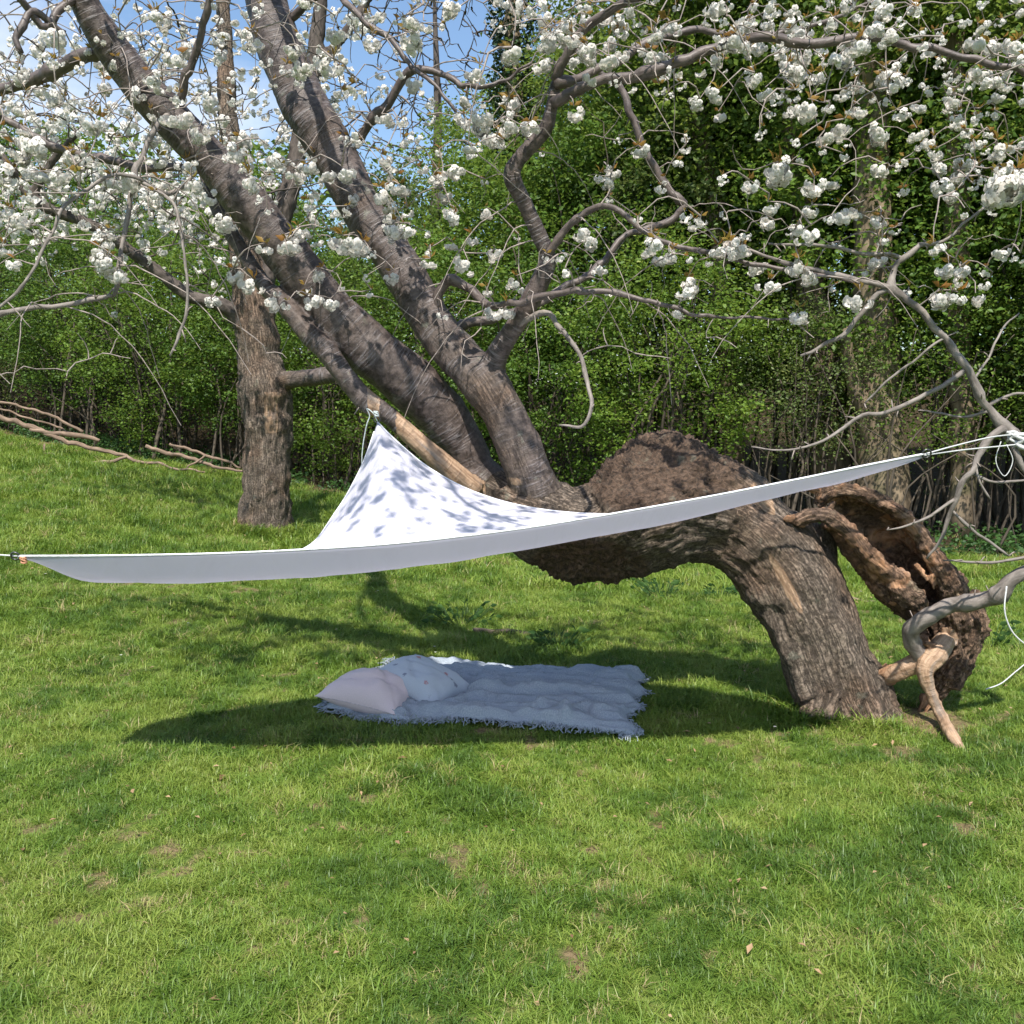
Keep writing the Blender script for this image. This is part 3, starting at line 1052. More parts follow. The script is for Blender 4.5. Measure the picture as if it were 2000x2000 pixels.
for (cx, cy, dd, ux, uy, cnt, spread) in ((1795, 1180, ds - .1, .2, 1, 7, 22), (1728, 1322, ds - .04, -1, .3, 5, 14), (1612, 972, ds, -1, .1, 5, 16), (1768, 1146, ds - .06, .4, .9, 5, 18), (1825, 1270, ds - .16, -.2, -1, 5, 26), (1556, 1018, ds - .06, -1, .1, 3, 8), (1822, 1352, ds, -.3, 1, 4, 16)):
    for q in range(cnt):
        ox, oy = rsp.normal(0, spread, 2)
        l_ = rsp.uniform(14, 34)
        vx, vy = ux + rsp.normal(0, .35), uy + rsp.normal(0, .35)
        ssk.append(('splinter', pix_path([(cx + ox - vx * 12, cy + oy - vy * 12, dd, rsp.uniform(6, 10)), (cx + ox + vx * l_ * .5, cy + oy + vy * l_ * .5, dd - .01, 5), (cx + ox + vx * l_, cy + oy + vy * l_, dd - .02, 2)]), .5, .5))
sw = roughen(organic(ssk, 0.0085, [sh], 2), 0.34, 0.42, 0.016)
sx_, sy_, _ = proj(sw['rest'])
sn = fbm(sw['rest'] * 9, 3, 61)
inner = ((sx_ - 1755) ** 2 + (sy_ - 1075) ** 2 < 75 ** 2)
sbare = np.where(sw['id'] > 5, 0.35 + 0.5 * sn, 0.0)
sbare = np.where(sw['id'] > 5, sbare, np.where(np.isin(sw['id'], [4, 5]), 0.55 + 0.5 * sn, np.where(inner, 0.2 + 0.6 * sn, np.where(np.isin(sw['id'], [0, 1]), 0.15 + 0.5 * sn, 0.30 * sn))))
sw['rough'] = np.clip(sw['rough'] + 0.1, 0, 1)
emit(sw, [0, 1, 2, 3] + list(range(6, len(ssk))), 'hollow_shell', M['stump_bark'], stump, sbare, SOFF)
emit(sw, [4, 5], 'root_prong', M['bark'], stump, sbare, SOFF)
SB = {
 'live': [(1800, 1290, ds - .12, 20), (1782, 1252, ds - .16, 19), (1788, 1224, ds - .2, 19), (1812, 1204, ds - .24, 19), (1863, 1182, ds - .3, 18.5), (1921, 1172, ds - .38, 17.5), (1948, 1166, ds - .42, 18.5), (1968, 1146, ds - .45, 17), (1993, 1122, ds - .48, 16.5), (2060, 1085, ds - .5, 16),
          (2100, 1010, ds - .52, 15.5), (2070, 935, ds - .54, 15), (1990, 866, ds - .56, 14), (1963, 835, ds - .57, 16), (1936, 806, ds - .57, 10), (1901, 750, ds - .57, 9), (1880, 702, ds - .57, 8.5), (1843, 659, ds - .57, 8), (1807, 623, ds - .57, 7.5), (1760, 578, ds - .56, 7), (1741, 562, ds - .56, 8), (1749, 522, ds - .55, 6), (1767, 504, ds - .55, 6.5), (1793, 478, ds - .55, 5.5), (1830, 478, ds - .55, 3)],
 'lo': [(1741, 564, ds - .56, 7), (1717, 574, ds - .55, 6.5), (1680, 616, ds - .52, 5.5), (1644, 652, ds - .5, 5), (1597, 681, ds - .48, 4), (1566, 697, ds - .47, 2.5)],
 'up': [(1793, 478, ds - .55, 4.5), (1840, 470, ds - .55, 3.5), (1880, 440, ds - .56, 3), (1925, 405, ds - .56, 2.5)],
 'lf': [(1741, 564, ds - .56, 6.5), (1700, 553, ds - .55, 6), (1640, 540, ds - .55, 5.5), (1560, 520, ds - .53, 5), (1490, 500, ds - .5, 4), (1420, 478, ds - .48, 3)],
 'll': [(1767, 508, ds - .55, 5), (1750, 502, ds - .55, 4.5), (1680, 492, ds - .54, 4), (1600, 480, ds - .52, 3.5), (1500, 476, ds - .5, 2.5)],
 'tw': [(1888, 722, ds - .57, 6), (1870, 735, ds - .57, 5.5), (1840, 753, ds - .57, 5.5), (1778, 785, ds - .55, 5), (1733, 803, ds - .54, 5), (1688, 814, ds - .52, 4.5), (1652, 838, ds - .5, 4.2), (1618, 856, ds - .49, 3.8), (1560, 876, ds - .47, 3), (1520, 877, ds - .46, 2.2), (1468, 873, ds - .45, 1.4)],
 'dn': [(1960, 836, ds - .58, 9), (1940, 845, ds - .6, 8), (1915, 880, ds - .62, 7.5), (1894, 917, ds - .63, 7), (1876, 950, ds - .63, 6.5), (1868, 978, ds - .62, 6), (1858, 1004, ds - .6, 5), (1838, 1050, ds - .58, 4), (1809, 1092, ds - .55, 2.5)],
 's1': [(1868, 974, ds - .62, 4), (1838, 995, ds - .61, 3.5), (1805, 1014, ds - .6, 3.2), (1770, 1027, ds - .6, 2.5), (1735, 1034, ds - .58, 1.5)],
 's2': [(1862, 1000, ds - .6, 3.5), (1900, 1035, ds - .6, 3.2), (1945, 1066, ds - .6, 3.2), (1970, 1086, ds - .6, 1.8)],
 's3': [(2010, 1085, ds - .52, 4), (1960, 1092, ds - .5, 3.6), (1900, 1095, ds - .48, 3), (1843, 1094, ds - .46, 1.6)],
 's4': [(1894, 925, ds - .63, 3.6), (1930, 940, ds - .63, 3), (1980, 940, ds - .63, 2.5), (2030, 935, ds - .62, 2)],
 's5': [(1930, 795, ds - .57, 4), (1965, 776, ds - .58, 3.5), (2000, 770, ds - .6, 3), (2060, 780, ds - .62, 2)],
 's6': [(1905, 900, ds - .63, 3), (1912, 935, ds - .66, 2.8), (1935, 975, ds - .68, 1.8)],
 's7': [(1930, 800, ds - .57, 3.4), (1890, 810, ds - .5, 3), (1840, 806, ds - .45, 2.6), (1795, 802, ds - .4, 1.8)],
 's8': [(1900, 740, ds - .57, 3), (1930, 700, ds - .5, 2.6), (1960, 640, ds - .45, 2.2), (1990, 610, ds - .4, 1.6)],
 's9': [(1968, 845, ds - .57, 7), (1985, 890, ds - .6, 6), (2010, 930, ds - .62, 5), (2050, 960, ds - .64, 3)],
 'sa': [(1845, 660, ds - .57, 3.5), (1800, 690, ds - .55, 3), (1740, 740, ds - .5, 2.6), (1690, 790, ds - .45, 1.8)],
}
stump_nodes = []
live_b = None
for k, key in enumerate(SB):
    lv = add_branch(SB[key], M['grey_branch'], stump if key == 'live' else live_b, SOFF, 0.008 if key == 'live' else 0.012, 60 + k,
               name='living_branch' if key == 'live' else 'branch', nodes=stump_nodes, ns=12)
    live_b = lv if key == 'live' else live_b


# ------------------------------------------------------------------ blossom
def rot_mats(ax, ay, az):
    cx, sx, cy, sy, cz, sz = np.cos(ax), np.sin(ax), np.cos(ay), np.sin(ay), np.cos(az), np.sin(az)
    Rm = np.empty((len(ax), 3, 3))
    Rm[:, 0, 0] = cz * cy; Rm[:, 0, 1] = cz * sy * sx - sz * cx; Rm[:, 0, 2] = cz * sy * cx + sz * sx
    Rm[:, 1, 0] = sz * cy; Rm[:, 1, 1] = sz * sy * sx + cz * cx; Rm[:, 1, 2] = sz * sy * cx - cz * sx
    Rm[:, 2, 0] = -sy; Rm[:, 2, 1] = cy * sx; Rm[:, 2, 2] = cy * cx
    return Rm


def basis(z):
    z = z / np.linalg.norm(z)
    a = np.array([1.0, 0, 0]) if abs(z[0]) < 0.8 else np.array([0, 1.0, 0])
    x = np.cross(a, z)
    x /= np.linalg.norm(x)
    return np.stack([x, np.cross(z, x), z], 1)


def blossom_variant(seed, nfl, simple=False):
    """a hanging bunch of double flowers, about 9 cm across; its stalk tip at the origin"""
    r = np.random.default_rng(seed)
    mb = MB()
    stretch = r.uniform(0.55, 1.35, 3)
    for f in range(nfl):
        th = r.uniform(0, 6.28)
        el = r.uniform(-1.0, 0.45)
        dirv = np.array([math.cos(th) * math.cos(el), math.sin(th) * math.cos(el), math.sin(el) - 0.25])
        dirv /= np.linalg.norm(dirv)
        c = np.array([0, 0, -0.03]) + dirv * r.uniform(0.02, 0.042) * stretch
        Bm = basis(dirv + r.normal(0, 0.25, 3))
        tint = r.uniform(0, 0.55) ** 1.5
        fr = r.uniform(0.78, 1.12)
        whorls = ((6, 0.019, 0.25, 0.0), (5, 0.014, 0.85, 0.004)) if simple else ((7, 0.0205, 0.12, 0.0), (6, 0.017, 0.6, 0.003), (4, 0.011, 1.05, 0.005))
        for cnt, ln, lift, zz in whorls:
            a0 = r.uniform(0, 6.28)
            for p in range(cnt):
                a = a0 + p * 6.283 / cnt + r.normal(0, 0.12)
                l = ln * fr * r.uniform(0.85, 1.15)
                w = l * 0.48
                up = lift + r.normal(0, 0.15)
                e = np.array([math.cos(a), math.sin(a), 0])
                s = np.array([-math.sin(a), math.cos(a), 0])
                o = np.array([0, 0, zz])
                mid = o + (e * math.cos(up) + np.array([0, 0, math.sin(up)])) * l * 0.6
                tip = o + (e * math.cos(up - 0.5) + np.array([0, 0, math.sin(up - 0.5)])) * l
                V = np.array([o, mid - s * w, tip - s * w * 0.45, tip + s * w * 0.45, mid + s * w])
                mb.add(V @ Bm.T + c, None, [[0, 1, 4], [1, 2, 4], [2, 3, 4]], tint=tint)
    return mb


def leaf_tuft(mb, base, r, n=4, size=0.045):
    for k in range(n):
        a = r.uniform(0, 6.28)
        el = r.uniform(0.1, 1.2)
        d = np.array([math.cos(a) * math.cos(el), math.sin(a) * math.cos(el), math.sin(el)])
        Bm = basis(d)
        l = size * r.uniform(0.6, 1.15)
        w = l * 0.24
        V = np.array([[0, 0, 0], [-w, w * 0.5, l * .5], [0, 0, l * .55], [w, w * 0.5, l * .5], [0, -l * 0.12, l]])
        mb.add(V @ Bm.T + base, None, [[0, 1, 2], [0, 2, 3], [1, 4, 2], [2, 4, 3]], tint=r.uniform(0, 1))


BV = [blossom_variant(200 + k, 8 + k % 6) for k in range(8)]
BVm = []
for b in BV:
    me = b.mesh('blossom_cluster')
    me.materials.append(M['petal'])
    BVm.append(me)
BVs = []
for k in range(6):
    b = blossom_variant(300 + k, 6, True)
    BVs.append((np.concatenate(b.V), np.concatenate(b.T), np.concatenate(b.A['tint'])))

# where blossom shows: (x, y, spread x, spread y, count, depth, depth spread)
DENS = [
 (1600, 40, 230, 45, 70, 4.1, .4), (1800, 150, 120, 80, 62, 4.0, .35), (1450, 80, 110, 60, 34, 4.2, .35), (1250, 40, 120, 40, 36, 4.3, .4), (1905, 320, 65, 90, 26, 3.9, .3),
 (1000, 35, 60, 30, 16, 4.4, .3), (1120, 50, 60, 30, 14, 4.3, .4), (1600, 250, 170, 100, 26, 4.1, .4), (1480, 490, 190, 50, 16, 4.1, .3), (1840, 545, 75, 35, 12, 4.1, .2), (1400, 465, 50, 25, 13, 4.15, .1),
 (940, 200, 40, 45, 12, 4.5, .3), (870, 330, 55, 45, 16, 4.6, .3), (900, 480, 75, 45, 14, 4.6, .3), (710, 340, 70, 60, 18, 4.6, .3), (770, 430, 45, 35, 9, 4.6, .3), (620, 450, 80, 50, 20, 4.4, .3),
 (690, 535, 60, 30, 9, 4.5, .3), (1040, 250, 40, 40, 6, 4.4, .2), (1200, 290, 80, 50, 9, 4.9, .3), (1250, 490, 70, 50, 14, 4.4, .3), (1310, 300, 50, 60, 7, 4.6, .4), (1000, 580, 90, 30, 8, 4.6, .4),
 (90, 290, 90, 80, 62, 4.4, .5), (60, 190, 60, 40, 20, 4.4, .4), (250, 250, 110, 90, 38, 4.4, .4), (450, 290, 110, 80, 38, 4.5, .4), (190, 90, 100, 55, 28, 4.3, .4), (420, 100, 110, 60, 30, 4.4, .5),
 (330, 200, 60, 60, 22, 4.3, .3), (490, 420, 75, 70, 18, 4.4, .3), (205, 490, 25, 40, 9, 4.2, .1), (565, 560, 55, 25, 9, 4.4, .2), (700, 260, 65, 55, 22, 4.7, .3), (650, 110, 75, 55, 18, 4.7, .3),
 (810, 180, 70, 55, 16, 4.6, .3), (35, 410, 25, 15, 6, 4.2, .2), (25, 490, 20, 25, 4, 4.2, .2), (790, 40, 50, 30, 5, 4.5, .3), (1720, 330, 120, 80, 14, 4.0, .3), (1300, 130, 90, 40, 20, 4.3, .3), (1950, 80, 50, 70, 22, 3.9, .3),
 (1650, 110, 200, 50, 34, 4.1, .4), (1950, 240, 40, 60, 12, 3.9, .2),
 (690, -165, 190, 55, 105, 3.0, .2), (690, 40, 150, 110, 34, 3.4, .12), (880, -120, 120, 60, 20, 3.0, .2),
 # above the frame, still part of the crown
 (700, -230, 220, 90, 20, 3.9, .5), (450, -420, 160, 150, 46, 3.6, .5), (1300, -150, 260, 70, 46, 3.9, .4), (150, -160, 200, 80, 40, 4.2, .4), (-150, 180, 90, 150, 28, 4.4, .4), (2110, 160, 80, 120, 22, 3.9, .3),
]
KEY = [(950, 215, 4.3, 1.5), (968, 247, 4.3, 1.4), (940, 232, 4.3, 1.2), (1035, 238, 4.3, 1.2), (1121, 208, 4.2, 1.0), (765, 430, 4.4, 1.3), (668, 460, 4.2, 1.5), (690, 455, 4.2, 1.3), (795, 60, 4.5, 1.3), (800, 440, 4.4, 1.0),
       (855, 330, 4.5, 1.2), (890, 325, 4.5, 1.2), (915, 510, 4.5, 1.2), (963, 480, 4.4, 1.1), (840, 505, 4.4, 1.0), (880, 400, 4.5, .9), (1970, 345, 3.6, 2.0), (1985, 330, 3.6, 1.8), (1955, 352, 3.6, 1.4), (1840, 355, 4.0, 1.2),
       (1590, 345, 4.0, 1.2), (1650, 232, 4.0, 1.2), (1610, 255, 4.0, 1.1), (1580, 195, 4.0, 1.2), (1725, 248, 4.0, 1.2), (1560, 505, 4.0, 1.2), (1570, 525, 4.0, 1.0), (1340, 555, 4.1, 1.4), (1500, 545, 4.1, 1.1), (1640, 402, 4.0, 1.1),
       (1660, 400, 4.0, 1.1), (1720, 420, 4.0, .9), (1585, 400, 4.0, 1.0), (1560, 440, 4.0, 1.0), (1835, 563, 4.0, 1.3), (1870, 570, 4.0, 1.2), (1680, 570, 4.0, 1.2), (1560, 602, 4.1, 1.2), (1330, 600, 4.2, .9), (1520, 315, 4.0, 1.4),
       (1510, 318, 4.0, 1.1), (1415, 470, 4.1, 1.3), (1435, 462, 4.1, 1.2), (1400, 482, 4.1, 1.1), (1445, 480, 4.1, 1.0), (43, 410, 4.0, 1.4), (195, 480, 4.1, 1.2), (210, 500, 4.1, 1.2), (225, 525, 4.1, 1.1), (600, 575, 4.3, 1.2), (530, 578, 4.3, 1.1),
       (415, 580, 4.3, 1.0), (495, 545, 4.3, 1.2), (455, 525, 4.3, 1.1), (560, 470, 4.2, 1.3), (440, 420, 4.3, 1.3), (545, 300, 4.4, 1.3), (445, 290, 4.3, 1.4), (580, 330, 4.4, 1.1), (310, 350, 4.3, 1.1), (240, 340, 4.2, 1.3), (360, 210, 4.2, 1.4),
       (330, 215, 4.2, 1.3), (410, 185, 4.2, 1.2), (70, 270, 4.1, 1.4), (20, 330, 4.1, 1.5), (30, 280, 4.1, 1.4), (990, 595, 4.5, 1.2), (970, 600, 4.5, 1.1), (740, 365, 4.5, 1.2), (780, 360, 4.5, 1.2)]
tg = []
for x, y, sx, sy, n, d, sd in DENS:
    for k in range(int(n * (0.62 if x < 1000 and y > -50 else 0.82))):
        tg.append((x + rng.normal(0, sx), y + rng.normal(0, sy), d + np.clip(rng.normal(0, sd), -1.5 * sd, 2 * sd), 0.5 + 0.65 * rng.uniform() ** 1.3))
tg = [t for t in tg if not (560 < t[0] < 1500 and t[1] > 620) and t[1] < 625]
tg += KEY


class Twigs:
    """connects points to the nearest wood by thin crooked twigs, which later twigs may join"""
    def __init__(self, paths, seed):
        self.N = np.concatenate([p[:, :3] for p in paths])
        self.r = np.random.default_rng(seed)
        self.mb = MB()
        self.cap = len(self.N)

    def grow(self, p, r0=0.0046, r1=0.0018, sag=0.18, ns=5):
        d = np.linalg.norm(self.N - p, axis=1)
        # prefer wood that lies above the hanging point
        k = int(np.argmin(d + 0.25 * np.maximum(0, p[2] - self.N[:, 2])))
        a = self.N[k]
        L = d[k]
        if L < 0.02:
            return
        n = max(4, int(L / 0.07) + 2)
        t = np.linspace(0, 1, n)[:, None]
        c = a * (1 - t) + p * t
        side = self.r.normal(0, 0.10 * L, 3) * np.array([1, 1, .6])
        c += np.sin(math.pi * t) * side + np.array([0, 0, 1]) * (np.sin(math.pi * t ** 0.8) * sag * L * self.r.uniform(0.2, 1.0))
        c[1:-1] += self.r.normal(0, 0.006, (n - 2, 3))
        rad = np.linspace(r0 * min(1.6, 0.7 + L), r1, n)
        V, Q, T, b = tube(c, rad, ns, False)
        self.mb.add(V, Q, T, bark=b)
        self.N = np.vstack([self.N, c[1:]])


tw = Twigs(branch_nodes + stump_nodes[:1], 5)
pts = np.array([P(x, y, d) for x, y, d, s in tg])
dist = np.array([np.min(np.linalg.norm(tw.N - p, axis=1)) for p in pts])
order = np.argsort(dist)
for k in order:
    if dist[k] < 1.6:
        tw.grow(pts[k])
# bare hanging and reaching twigs
HANG = [(20, 750, 3.9), (40, 720, 3.95), (110, 720, 4.0), (130, 735, 4.0), (200, 690, 4.1), (255, 700, 4.1), (150, 650, 4.0), (335, 693, 4.0), (230, 660, 4.1), (470, 640, 4.3), (520, 690, 4.3), (560, 700, 4.3), (60, 640, 3.9), (0, 600, 3.9),
        (180, 560, 4.1), (300, 560, 4.2), (400, 500, 4.3), (1165, 680, 4.3), (1240, 690, 4.2), (1310, 700, 4.2), (1380, 660, 4.2), (1440, 680, 4.1), (1180, 640, 4.3), (1500, 640, 4.1), (1590, 660, 4.1), (1280, 640, 4.25), (1350, 560, 4.2), (1620, 600, 4.1),
        (1100, 640, 4.4), (940, 640, 4.6), (900, 720, 4.5), (930, 700, 4.5), (1490, 420, 4.0), (1540, 470, 4.0), (1690, 390, 4.0), (1760, 430, 4.0), (1800, 400, 4.0), (1900, 460, 4.0), (1450, 330, 4.1), (1400, 380, 4.2), (1230, 620, 4.3)]
for x, y, d in HANG:
    tw.grow(P(x, y, d), 0.004, 0.0015, 0.05)
for k in range(230):
    cx, cy = (rng.uniform(0, 800), rng.uniform(0, 560)) if k % 2 else (rng.uniform(900, 2000), rng.uniform(0, 640))
    p = P(cx, cy, rng.normal(4.4, 0.4))
    if np.min(np.linalg.norm(tw.N - p, axis=1)) < 0.5:
        tw.grow(p, 0.003, 0.0012, 0.1)
rl = np.random.default_rng(58)
for k in range(170):
    near_n = tw.N[:tw.cap][rl.integers(0, tw.cap)]
    nx_, ny_, _ = proj(near_n)
    if not (-100 < nx_ < 2050 and -100 < ny_ < 600):
        continue
    L = rl.uniform(.35, .95)
    a_ = rl.uniform(0, 6.28)
    dv = np.array([math.cos(a_), .5 * math.sin(a_), rl.uniform(-.1, .5)])
    t_ = np.linspace(0, 1, 14)[:, None]
    c = near_n + dv * L * t_ * .8 + np.array([0, 0, -1.0]) * L * rl.uniform(.3, .9) * t_ ** 2.2 + np.cumsum(rl.normal(0, .005, (14, 3)), 0)
    V, Q, T, b = tube(c, np.linspace(.0042, .0016, 14), 5, False)
    tw.mb.add(V, Q, T, bark=b)
for br in branch_nodes + stump_nodes:
    for k in range(int(len(br) * .22)):
        q = br[rl.integers(0, len(br))]
        dv = rl.normal(0, 1, 3)
        dv /= np.linalg.norm(dv)
        L = rl.uniform(.015, .05) + q[3]
        V, Q, T, b = tube(np.array([q[:3], q[:3] + dv * L * .6, q[:3] + dv * L + rl.normal(0, .006, 3)]), np.array([.0035, .003, .0022]), 5)
        tw.mb.add(V, Q, T, bark=b)
tag(link('twigs', tw.mb.mesh('twigs', OFF), M['twig'], cherry), kind='stuff')

bx_, by_, bz_ = proj(pts)
size = np.array([t[3] for t in tg])
score = np.where((bx_ > 0) & (bx_ < 2000) & (by_ > 0) & (by_ < 2000), size / bz_, 0)
top = set(np.argsort(-score)[:300].tolist())
rest_b, lf = MB(), MB()
r_ = np.random.default_rng(17)
for k, p in enumerate(pts):
    s = size[k] * 0.92
    if dist[k] >= 1.6:
        continue
    az = r_.uniform(0, 6.28)
    if k in top:
        o = link('blossom_cluster', BVm[k % 8], None, cherry, tuple(p - OFF))
        o.scale = (s, s, s * r_.uniform(0.85, 1.1))
        o.rotation_euler = (r_.normal(0, 0.3), r_.normal(0, 0.3), az)
    else:
        V, T, ti = BVs[k % 6]
        Rm = rot_mats(*[np.array([v]) for v in (r_.normal(0, .3), r_.normal(0, .3), az)])[0]
        rest_b.add((V * s) @ Rm.T + p - OFF, None, T, tint=ti)
    if r_.uniform() < 0.62:
        leaf_tuft(lf, p - OFF + np.array([0, 0, 0.005]), r_, r_.integers(2, 6), 0.05 * min(1.25, s))
tag(link('small_blossom', rest_b.mesh('small_blossom'), M['petal'], cherry), kind='stuff')
tag(link('bronze_leaves', lf.mesh('bronze_leaves'), M['bronze'], cherry), kind='stuff')

# ------------------------------------------------------------------ the second cherry, further back
BT = float(BACKTREE[1])
bz0 = gz(BACKTREE[0], BACKTREE[1])[0]
tree2 = thing('cherry_tree', 'stout upright old cherry trunk standing on the grass behind the sail', 'tree', (BACKTREE[0], BACKTREE[1], bz0))
o2 = np.array([BACKTREE[0], BACKTREE[1], bz0])
sk2 = [
    ('trunk', pix_path([(520, 1062, BT, 60), (519, 1030, BT, 52), (520, 960, BT, 47), (522, 850, BT, 47), (520, 780, BT, 50), (515, 738, BT, 46), (506, 700, BT, 40), (500, 640, BT, 42), (490, 580, BT, 36), (478, 500, BT, 28), (462, 400, BT, 23), (450, 300, BT + .1, 20), (444, 180, BT + .2, 17), (438, 60, BT + .3, 14), (430, -80, BT + .3, 11)]), 1, .8),
    ('limb', pix_path([(500, 660, BT, 30), (464, 620, BT - .1, 19), (428, 594, BT - .2, 16), (370, 578, BT - .3, 13), (315, 536, BT - .4, 12.5), (254, 491, BT - .5, 12), (192, 448, BT - .6, 12), (156, 430, BT - .6, 11.5), (90, 405, BT - .7, 11.5), (40, 360, BT - .7, 11), (22, 330, BT - .8, 10), (-40, 250, BT - .8, 8)]), 1, .8),
    ('limb', pix_path([(496, 610, BT, 26), (530, 500, BT + .2, 22), (570, 350, BT + .3, 19), (598, 200, BT + .3, 17), (612, 130, BT + .3, 16), (627, 0, BT + .3, 14), (640, -120, BT + .3, 11)]), 1, .8),
    ('limb', pix_path([(604, 170, BT + .3, 13), (640, 110, BT + .3, 11), (686, 50, BT + .3, 10), (722, -10, BT + .3, 9), (760, -100, BT + .3, 6)]), 1, .8),
    ('cut_limb', pix_path([(535, 748, BT, 22), (560, 742, BT - .1, 18), (600, 738, BT - .2, 17), (652, 732, BT - .3, 16)]), .6, .4),
    ('limb', pix_path([(60, 390, BT - .7, 10), (80, 350, BT - .75, 9), (110, 305, BT - .8, 8), (150, 260, BT - .9, 6)]), 1, .8),
]
w2 = roughen(organic(sk2, 0.03, None, 3), 0.30, 0.18, 0.012)
qx, qy, _ = proj(w2['rest'])
b2 = np.where((np.abs(qx - 530) < 16) & (qy > 765) & (qy < 850), 0.55, 0.0)
emit(w2, [0], 'trunk', M['bark'], tree2, b2, o2)
for k in (1, 2, 3, 5):
    emit(w2, [k], 'limb', M['dark_branch'], tree2, None, o2)
emit(w2, [4], 'cut_limb', M['bark'], tree2, np.full(len(b2), 0.3), o2)
tw2 = Twigs([catmull(s[1], 0.1) for s in sk2[1:4]] + [catmull(sk2[0][1][8:], 0.1), catmull(sk2[5][1], .1)], 6)
bl2 = MB()
DEN2 = [(120, 280, 120, 110, 150), (300, 380, 110, 60, 110), (250, 130, 160, 90, 110), (480, 200, 130, 110, 90), (60, 420, 60, 40, 40), (420, 430, 70, 50, 40), (700, 80, 70, 70, 40), (560, 330, 60, 60, 30), (-80, 250, 60, 120, 40), (360, -120, 250, 60, 80)]
t2 = np.array([P(x + rng.normal(0, sx), y + rng.normal(0, sy), BT + rng.normal(0, 0.9)) for x, y, sx, sy, n in DEN2 for k in range(int(n * 1.15))])
d2 = np.array([np.min(np.linalg.norm(tw2.N - p, axis=1)) for p in t2])
for k in np.argsort(d2):
    if d2[k] < 3.0:
        tw2.grow(t2[k], 0.008, 0.003, 0.12, 4)
        V, T, ti = BVs[k % 6]
        Rm = rot_mats(*[np.array([v]) for v in rng.uniform(0, 6, 3)])[0]
        bl2.add((V * rng.uniform(1.1, 2.0)) @ Rm.T + t2[k] - o2, None, T, tint=ti)
tag(link('twigs', tw2.mb.mesh('twigs', o2), M['dark_branch'], tree2), kind='stuff')
tag(link('blossom', bl2.mesh('blossom'), M['petal'], tree2), kind='stuff')


# ------------------------------------------------------------------ the shade sail
def mat_sail():
    t = NT('sail_cloth')
    uv = t.attr('uvw')
    weave = t.noise(t.map(uv, (900, 900, 1)), 1.0, 2)
    wr = t.noise(t.map(uv, (5, 1.6, 1)), 1.0, 4, 0.6, 0.6)
    c = t.mix(t.ramp(wr, 0.35, 0.7), (0.78, 0.77, 0.84), (0.82, 0.81, 0.87))
    nrm = t.bump(wr, 0.5, 0.04, t.bump(weave, 0.15, 0.001))
    return t.done(t.blend(0.5, t.bsdf(c, 0.7, nrm, 0.2), t.translucent((0.80, 0.77, 0.88))))


M['sail'] = mat_sail()


def plain(name, col, rough=0.7, spec=0.3, metal=0.0, var=0.25, scale=60):
    t = NT(name)
    n = t.noise(t.pos(), scale, 4)
    c = t.mix(t.ramp(n, 0.3, 0.7), tuple(v * (1 - var) for v in col), tuple(min(1, v * (1 + var * 0.5)) for v in col))
    return t.done(t.bsdf(c, rough, t.bump(n, 0.3, 0.002), spec, Metallic=metal))


M['hem'] = plain('sail_hem', (0.74, 0.74, 0.78))
M['rope'] = plain('white_cord', (0.56, 0.56, 0.55), 0.8, var=0.3, scale=300)
M['cord_green'] = plain('pale_cord', (0.55, 0.60, 0.58), 0.8)
M['steel'] = plain('steel_ring', (0.10, 0.10, 0.10), 0.35, 0.5, 0.8)
M['orange'] = plain('orange_tie', (0.55, 0.27, 0.16), 0.7)

F_ = np.array([P(*p) for p in ((36, 1086, 3.48), (220, 1085, 3.46), (420, 1081, 3.44), (600, 1073, 3.43), (787, 1060, 3.42), (1000, 1035, 3.41), (1211, 1001, 3.41), (1400, 967, 3.42), (1553, 937, 3.43), (1690, 909, 3.45), (1803, 887, 3.47))])
Bl = np.array([P(*p) for p in ((37, 1089, 3.49), (178, 1136, 3.62), (414, 1138, 3.66), (590, 1129, 3.66), (787, 1106, 3.65), (1000, 1077, 3.63), (1211, 1042, 3.61), (1390, 1003, 3.58), (1545, 965, 3.55), (1690, 929, 3.52), (1802, 889, 3.485))])
CN = P(737, 824, D0 - 0.09)
Ra = catmull(np.array([P(*p) for p in ((36, 1088, 3.49), (180, 1118, 3.9), (400, 1110, 4.16), (585, 1076, 4.34), (650, 1008, 4.42), (697, 930, 4.47), (722, 870, 4.5))] + [CN]), 0.02)
Rb = catmull(np.array([CN] + [P(*p) for p in ((775, 862, 4.52), (840, 915, 4.54), (930, 962, 4.55), (1040, 992, 4.53), (1170, 1004, 4.47), (1330, 1000, 4.33), (1500, 965, 4.08), (1680, 922, 3.66), (1803, 888, 3.485))]), 0.02)


def resample(c, n):
    L = np.concatenate([[0], np.cumsum(np.linalg.norm(np.diff(c, axis=0), axis=1))])
    s = np.linspace(0, L[-1], n)
    return np.stack([np.interp(s, L, c[:, k]) for k in range(3)], 1)


NA, NB = 84, 116
NU = NA + NB - 1
rear = np.vstack([resample(Ra, NA), resample(Rb, NB)[1:]])
fr_ = resample(catmull(F_, 0.02), NU)
